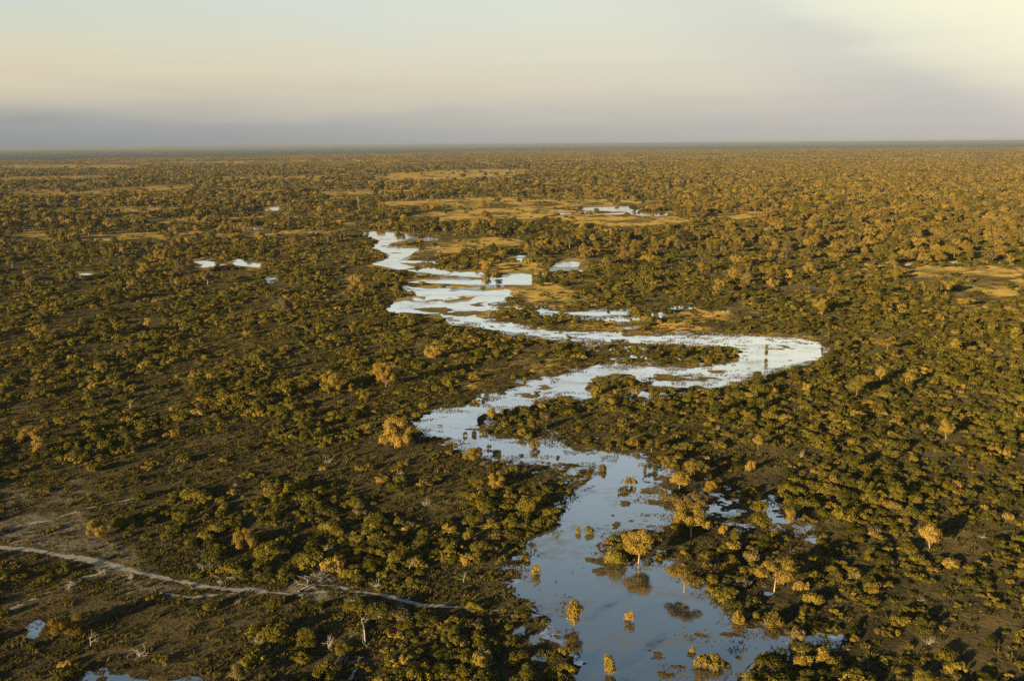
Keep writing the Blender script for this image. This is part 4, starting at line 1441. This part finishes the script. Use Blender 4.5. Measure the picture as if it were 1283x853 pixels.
# ------------------------------------------------------------------ the uncountable rest
def gn_instances(name, pts, rot, scl, idx, proto_objs, label, cat):
    pc = bpy.data.collections.new(name + '_shapes')
    for i, o in enumerate(proto_objs):
        o.name = f'{name}_shape_{i:02d}'
        pc.objects.link(o)
    me = bpy.data.meshes.new(name)
    me.vertices.add(len(pts))
    me.vertices.foreach_set('co', np.asarray(pts, np.float32).ravel())
    me.attributes.new('rot', 'FLOAT_VECTOR', 'POINT').data.foreach_set('vector', np.asarray(rot, np.float32).ravel())
    me.attributes.new('scl', 'FLOAT_VECTOR', 'POINT').data.foreach_set('vector', np.asarray(scl, np.float32).ravel())
    me.attributes.new('idx', 'INT', 'POINT').data.foreach_set('value', np.asarray(idx, np.int32))
    o = mesh_obj(name, me)
    ng = bpy.data.node_groups.new(name + '_spread', 'GeometryNodeTree')
    ng.interface.new_socket('Geometry', in_out='INPUT', socket_type='NodeSocketGeometry')
    ng.interface.new_socket('Geometry', in_out='OUTPUT', socket_type='NodeSocketGeometry')
    gi, go = ng.nodes.new('NodeGroupInput'), ng.nodes.new('NodeGroupOutput')
    ip = ng.nodes.new('GeometryNodeInstanceOnPoints')
    m2p = ng.nodes.new('GeometryNodeMeshToPoints')
    ci = ng.nodes.new('GeometryNodeCollectionInfo')
    ci.inputs['Collection'].default_value = pc
    ci.inputs['Separate Children'].default_value = True
    ci.inputs['Reset Children'].default_value = True

    def na(nm, dt):
        n = ng.nodes.new('GeometryNodeInputNamedAttribute')
        n.data_type = dt
        n.inputs['Name'].default_value = nm
        return [s for s in n.outputs if s.enabled and s.name == 'Attribute'][0]
    L = ng.links.new
    L(gi.outputs[0], m2p.inputs['Mesh'])
    L(m2p.outputs[0], ip.inputs['Points'])
    L(ci.outputs[0], ip.inputs['Instance'])
    ip.inputs['Pick Instance'].default_value = True
    L(na('idx', 'INT'), ip.inputs['Instance Index'])
    e2r = ng.nodes.new('FunctionNodeEulerToRotation')
    L(na('rot', 'FLOAT_VECTOR'), e2r.inputs[0])
    L(e2r.outputs[0], ip.inputs['Rotation'])
    L(na('scl', 'FLOAT_VECTOR'), ip.inputs['Scale'])
    L(ip.outputs[0], go.inputs[0])
    md = o.modifiers.new('spread', 'NODES')
    md.node_group = ng
    tag(o, label, cat, kind='stuff')
    return o


def z3(X, Y, z=0.0):
    return np.stack([X, Y, np.full(len(X), z)], 1)


# bushes
mask = np.ones(len(bs['x']), bool)
mask[bi] = False
bp_objs = []
for m in BUSH_MATS:
    for k in BUSH_SHAPES:
        for v in range(2):
            bp_objs.append(proto_obj('b', bush_mesh('bush_shape', hash_s(m + k) + v * 13 + 5, k, M[m], 0.17, 1.35)))
X, Y, S = bs['x'][mask], bs['y'][mask], bs['s'][mask]
rot = np.stack([np.zeros(len(X)), np.zeros(len(X)), bs['rz'][mask]], 1)
scl = np.stack([S, S, S * bs['zz'][mask]], 1)
idx = (bs['m'][mask] * 4 + bs['k'][mask]) * 2 + bs['v'][mask] % 2
gn_instances('bushland', z3(X, Y), rot, scl, idx, bp_objs, 'unbroken bushland of olive and golden bushes covering the plain', 'bushland')

# trees
mask = np.ones(len(ts['x']), bool)
mask[ti] = False
tp = []
for lod, sz in ((0, 0.055), (1, 0.10)):
    for m in TREE_MATS:
        for k in TREE_SHAPES:
            tp.append(proto_obj('t', tree_joined(hash_s(m + k) + lod, k, m, 'pale bark' if k in ('tall', 'round') else 'bark', sz, 1.3, lod == 0)))
X, Y, S = ts['x'][mask], ts['y'][mask], ts['s'][mask]
lod = (np.hypot(X, Y) > 1900).astype(int)
rot = np.stack([np.zeros(len(X)), np.zeros(len(X)), ts['rz'][mask]], 1)
scl = np.stack([S * 1.12, S * 1.12, S * ts['zz'][mask]], 1)
idx = lod * 20 + ts['m'][mask] * 5 + ts['k'][mask]
gn_instances('woodland', z3(X, Y), rot, scl, idx, tp, 'open golden brown woodland stretching across the far plain', 'woodland')

# far groves: whole clumps of trees
def grove_mesh(seed):
    rg = np.random.default_rng(seed)
    vs, fs, mi = [], [], []
    off = 0
    mats = [M[m] for m in TREE_MATS]
    for i in range(46):
        x, y = rg.uniform(-75, 75, 2)
        h = rg.uniform(6.5, 14)
        L = [(rg.normal(0, 0.2), rg.normal(0, 0.2), rg.uniform(0.45, 0.8), rg.uniform(0.2, 0.34), 0.85) for _ in range(4)]
        v, f = foliage(rg, L, 0.24, 1.15, 0.12, 0.1)
        v = v * h + np.array([x, y, 0])
        vs.append(v)
        fs.append(f + off)
        off += len(v)
        mi += [int(rg.choice(4, p=[0.5, 0.25, 0.15, 0.10]))] * len(f)
    return mesh_from('grove', np.concatenate(vs), np.concatenate(fs), mats, False, mi)


X, Y, rg_ = grid(150, 5600, 17000, seed=301)
px, py = project(X, Y)
den = sstep(fbm(X / 700, Y / 1500, 33, 3), 0.30, 0.52)
den = np.clip(den + 0.5 * sstep(px, 650, 950), 0, 1) * (1 - 0.92 * cover(px, py, MEADOW, 4))
kp = rg_.random(len(X)) < den
kp &= np.hypot(X, Y) < 1.12 * (9000 + 9000 * sstep(np.degrees(np.arctan2(X, Y)), -24, 20))
X, Y = X[kp], Y[kp]
gn_instances('distant_woodland', z3(X, Y), np.stack([X * 0, X * 0, rg_.uniform(0, 6.28, len(X))], 1), np.ones((len(X), 3)),
             rg_.integers(0, 4, len(X)), [proto_obj('g', grove_mesh(400 + i)) for i in range(4)],
             'hazy mass of trees running out to the horizon', 'woodland')


# grass tussocks and reeds
def tussock_mesh(seed, n, mat, spread=0.5, hgt=1.0, w=0.09):
    rg = np.random.default_rng(seed)
    vs, fs = [], []
    for i in range(n):
        a, r = rg.uniform(0, 6.28), spread * math.sqrt(rg.random())
        x, y = r * math.cos(a), r * math.sin(a)
        h = hgt * rg.uniform(0.5, 1.0)
        lx, ly = x * 0.8 + rg.normal(0, 0.15), y * 0.8 + rg.normal(0, 0.15)
        t = rg.uniform(0, 6.28)
        dx, dy = math.cos(t) * w, math.sin(t) * w
        b = len(vs)
        vs += [(x - dx, y - dy, 0), (x + dx, y + dy, 0), (x + lx * 0.5 + dx * 0.8, y + ly * 0.5 + dy * 0.8, h * 0.65), (x + lx, y + ly, h), (x + lx * 0.5 - dx * 0.8, y + ly * 0.5 - dy * 0.8, h * 0.65)]
        fs.append((b, b + 1, b + 2, b + 3, b + 4))
    return mesh_from('tussock', vs, fs, [mat])


X, Y, rg_ = grid(2.0, 150, 700, half=0.66, seed=501)
px, py = project(X, Y)
sw = water_sd(px, py)
den = (0.28 + 0.6 * sstep(fbm(X / 16, Y / 16, 41, 3), 0.42, 0.62)) * (1 - 0.6 * sstep(px, 850, 1050))
den *= 1 - 0.7 * cover(px, py, BARE, 8)
den = np.where(sw > -1.0, 0, den) * (1 - 0.5 * sstep(np.hypot(X, Y), 420, 700))
for T in (TRACK, TRACK2):
    T = np.asarray(T, float)
    for a, b in zip(T[:-1], T[1:]):
        e = b - a
        t = np.clip(((px - a[0]) * e[0] + (py - a[1]) * e[1]) / (e @ e), 0, 1)
        den = np.where(np.hypot(px - a[0] - t * e[0], py - a[1] - t * e[1]) < 4, 0, den)
kp = (rg_.random(len(X)) < den) & (np.abs(px - W / 2) < 740)
X, Y = X[kp], Y[kp]
S = rg_.uniform(0.45, 1.25, len(X))
gn_instances('dry_grass', z3(X, Y), np.stack([X * 0, X * 0, rg_.uniform(0, 6.28, len(X))], 1),
             np.stack([S * 1.5, S * 1.5, S * rg_.uniform(0.5, 0.9, len(X))], 1), rg_.integers(0, 4, len(X)),
             [proto_obj('g', tussock_mesh(510 + i, 26, M['tussock'])) for i in range(4)], 'tussocks of dull dry grass between the bushes', 'grass')

# reeds: in the shallows along the shores and in drifts across the water
X, Y, rg_ = grid(0.8, 150, 640, half=0.56, seed=502)
px, py = project(X, Y)
near = (px > -20) & (px < 1070) & (py < 880)
near &= water_sd(np.where(near, px, -999), py) > -12
X, Y, px, py = X[near], Y[near], px[near], py[near]
sw = water_sd(px, py)
k = np.clip((py - 180) / 260, 0.1, 1.8)
s = sw / k
n1 = fbm(X / 7, Y / 4.5, 51, 3)
n2 = fbm(X / 28, Y / 14, 55, 3)
den = 0.95 * sstep(s, -4.0, -0.5) * sstep(n1, 0.40 + 0.035 * np.clip(s, 0, 6), 0.47 + 0.035 * np.clip(s, 0, 6)) * (s < 7)
drift = cover(px, py, [[(776, 652), (850, 648), (848, 668), (770, 670)], [(890, 690), (930, 690), (945, 740), (985, 790), (930, 800), (905, 755), (880, 735)],
                       [(640, 690), (672, 690), (668, 740), (700, 800), (690, 810), (640, 750)], [(940, 640), (1020, 650), (1010, 670), (930, 660)],
                       [(700, 740), (720, 770), (700, 800), (680, 770)], [(735, 700), (770, 690), (790, 712), (760, 716)], [(790, 610), (835, 605), (840, 650), (800, 645)],
                       [(800, 470), (880, 462), (930, 470), (860, 488), (808, 492)], [(830, 800), (930, 800), (935, 853), (830, 853)],
                       [(850, 436), (930, 430), (950, 445), (900, 462), (840, 456)], [(536, 384), (600, 386), (600, 396), (540, 392)]], 10)
den = np.maximum(den, 0.8 * drift * sstep(n1, 0.50, 0.57))
den = np.where(s < -4, 0, den)
kp = rg_.random(len(X)) < den
X, Y = X[kp], Y[kp]
S = rg_.uniform(0.2, 0.5, len(X))
gn_instances('reed_bed', z3(X, Y, 0.02), np.stack([X * 0, X * 0, rg_.uniform(0, 6.28, len(X))], 1),
             np.stack([S * 1.1, S * 1.1, S * rg_.uniform(0.6, 1.1, len(X))], 1), rg_.integers(0, 4, len(X)),
             [proto_obj('g', tussock_mesh(520 + i, 20, M['reed'], 0.45, 1.0, 0.06)) for i in range(4)], 'reeds and drowned grass standing in the shallow margins', 'reeds')
print('bushes', len(bs['x']), 'trees', len(ts['x']), 'reeds', len(X))


# ------------------------------------------------------------------ dead trees
def branch(vs, fs, rg, p, d, ln, r, depth, flat=0.0):
    p, d = Vector(p), Vector(d).normalized()
    pts, rad = [p], [r]
    for k in range(3):
        d = (d + Vector(rg.normal(0, 0.16, 3))).normalized()
        if flat:
            d.z *= (1 - flat)
        p = p + d * ln / 3
        if p.z < 0.05:
            p.z = 0.05
        pts.append(p)
        rad.append(r * (1 - 0.2 * (k + 1)))
    tube(vs, fs, pts, rad, 6 if depth > 1 else 4)
    if depth > 0:
        for _ in range(rg.integers(2, 4)):
            q = pts[rg.integers(1, 4)]
            nd = (d + Vector(rg.normal(0, 0.65, 3))).normalized()
            if flat:
                nd.z *= (1 - flat)
            branch(vs, fs, rg, q, nd, ln * rg.uniform(0.5, 0.8), r * 0.55, depth - 1, flat)


def dead(px, py, hpx, label, name='dead_tree', fallen=None, seed=1, r=None, depth=3):
    p, mpp, ca, sa = size_at(px, py)
    rg = np.random.default_rng(seed)
    ln = hpx * mpp / (1 if fallen is not None else ca)
    vs, fs = [], []
    if fallen is None:
        branch(vs, fs, rg, (0, 0, -0.1), (0.08, 0, 1), ln * 0.6, r or ln * 0.035, depth)
    else:
        for q in range(5):
            a = fallen + (0 if q == 0 else rg.normal(0, 1.1))
            branch(vs, fs, rg, (rg.normal(0, ln * 0.1), rg.normal(0, ln * 0.1), 0.25), (math.cos(a), math.sin(a), rg.uniform(0.05, 0.45)),
                   ln * (0.5 if q == 0 else rg.uniform(0.2, 0.4)), ln * (0.02 if q == 0 else 0.011), depth, 0.25)
    o = mesh_obj(name, mesh_from(name, vs, fs, [M['dead wood']], True))
    o.location = p
    tag(o, label, 'dead tree')


dead(163, 513, 13, 'bare pale dead tree standing in the clearing at left', seed=2)
dead(676, 613, 17, 'thin bare dead stem on the dark marsh beside the river', seed=3, depth=1)
dead(114, 808, 20, 'grey bare snag right of the corner golden tree', seed=4)
dead(458, 806, 36, 'tall grey bare snag standing below the short track', seed=5)
dead(512, 714, 14, 'small grey snag above the short stretch of track', seed=6)
dead(581, 729, 12, 'small grey snag right of the short stretch of track', seed=16)
dead(376, 740, 52, 'big fallen grey tree with many bare limbs right of the track\'s end', 'fallen_tree', 0.5, 7)
dead(408, 722, 30, 'smaller fallen grey tree behind the big fallen one', 'fallen_tree', 2.6, 8)
dead(255, 714, 26, 'pale fallen limb above the sandy track', 'fallen_tree', 1.9, 9)
dead(286, 724, 20, 'short fallen limb left of the big fallen tree', 'fallen_tree', -0.4, 10)
dead(318, 724, 20, 'third fallen limb near the end of the track', 'fallen_tree', 0.1, 12)
dead(430, 832, 30, 'grey fallen branches on the dark ground at the bottom edge', 'fallen_tree', 0.9, 13)
dead(440, 752, 22, 'broken grey branches between the big fallen tree and short track', 'fallen_tree', -0.9, 14)
dead(1040, 815, 16, 'grey fallen branch beside the narrow inlet at lower right', 'fallen_tree', 0.2, 15)

# grey leafless shrubs
X, Y, rg_ = grid(15, 190, 420, half=0.55, seed=601)
px, py = project(X, Y)
kp = (water_sd(px, py) < -6) & (px > 20) & (px < W - 20) & (py < H - 12)
kp &= free_of(X, Y, np.full(len(X), 3.0))
sel = np.nonzero(kp)[0]
wt = 0.25 + 3.0 * np.exp(-((px[sel] - 430) / 120) ** 2 - ((py[sel] - 760) / 60) ** 2)
sel = rg_.choice(sel, 44, replace=False, p=wt / wt.sum())
ds = dict(x=X[sel], y=Y[sel], s=rg_.uniform(0.9, 2.4, 44), m=np.zeros(44, int), k=np.zeros(44, int), px=px[sel], py=py[sel])
dlab = label_for(ds, np.arange(44), ['grey'], 'shrub', ['small', 'middling', 'large'], ['leafless'])
shapes_ = []
for i in range(5):
    rg = np.random.default_rng(640 + i)
    vs, fs = [], []
    for q in range(7):
        branch(vs, fs, rg, (rg.normal(0, 0.06), rg.normal(0, 0.06), -0.03), (rg.normal(0, 0.5), rg.normal(0, 0.5), 0.7), rg.uniform(0.5, 0.9), 0.035, 2)
    shapes_.append(mesh_from('dead_shrub', vs, fs, [M['dead wood']], True))
for i in range(44):
    o = mesh_obj('dead_shrub', shapes_[i % 5])
    o.location = (ds['x'][i], ds['y'][i], 0)
    o.scale = (ds['s'][i] * 1.2, ds['s'][i] * 1.2, ds['s'][i])
    o.rotation_euler = (0, 0, rg_.uniform(0, 6.28))
    tag(o, dlab[i], 'dead shrub', 'leafless shrubs on the near plain')

# ------------------------------------------------------------------ haze
hm, ht, hout = new_mat('evening_haze')
pv = ht.nodes.new('ShaderNodeVolumePrincipled')
pv.inputs['Color'].default_value = (0.26, 0.295, 0.36, 1)
pv.inputs['Density'].default_value = 4.0e-5
pv.inputs['Anisotropy'].default_value = 0.0
ht.links.new(pv.outputs[0], hout.inputs['Volume'])
vs = [(x, y, z) for z in (-1.0, 125.0) for x, y in ((-122000, -122000), (122000, -122000), (122000, 122000), (-122000, 122000))]
fs = [(3, 2, 1, 0), (4, 5, 6, 7), (0, 1, 5, 4), (1, 2, 6, 5), (2, 3, 7, 6), (3, 0, 4, 7)]
hz = mesh_obj('haze', mesh_from('haze', vs, fs, [hm]))
tag(hz, 'thin warm evening haze over the whole plain', 'haze', kind='stuff')

cy = scene.cycles
cy.max_bounces = 5
cy.diffuse_bounces = 2
cy.glossy_bounces = 2
cy.transmission_bounces = 2
cy.volume_bounces = 0
cy.transparent_max_bounces = 4
cy.use_denoising = False
cy.volume_step_rate = 10
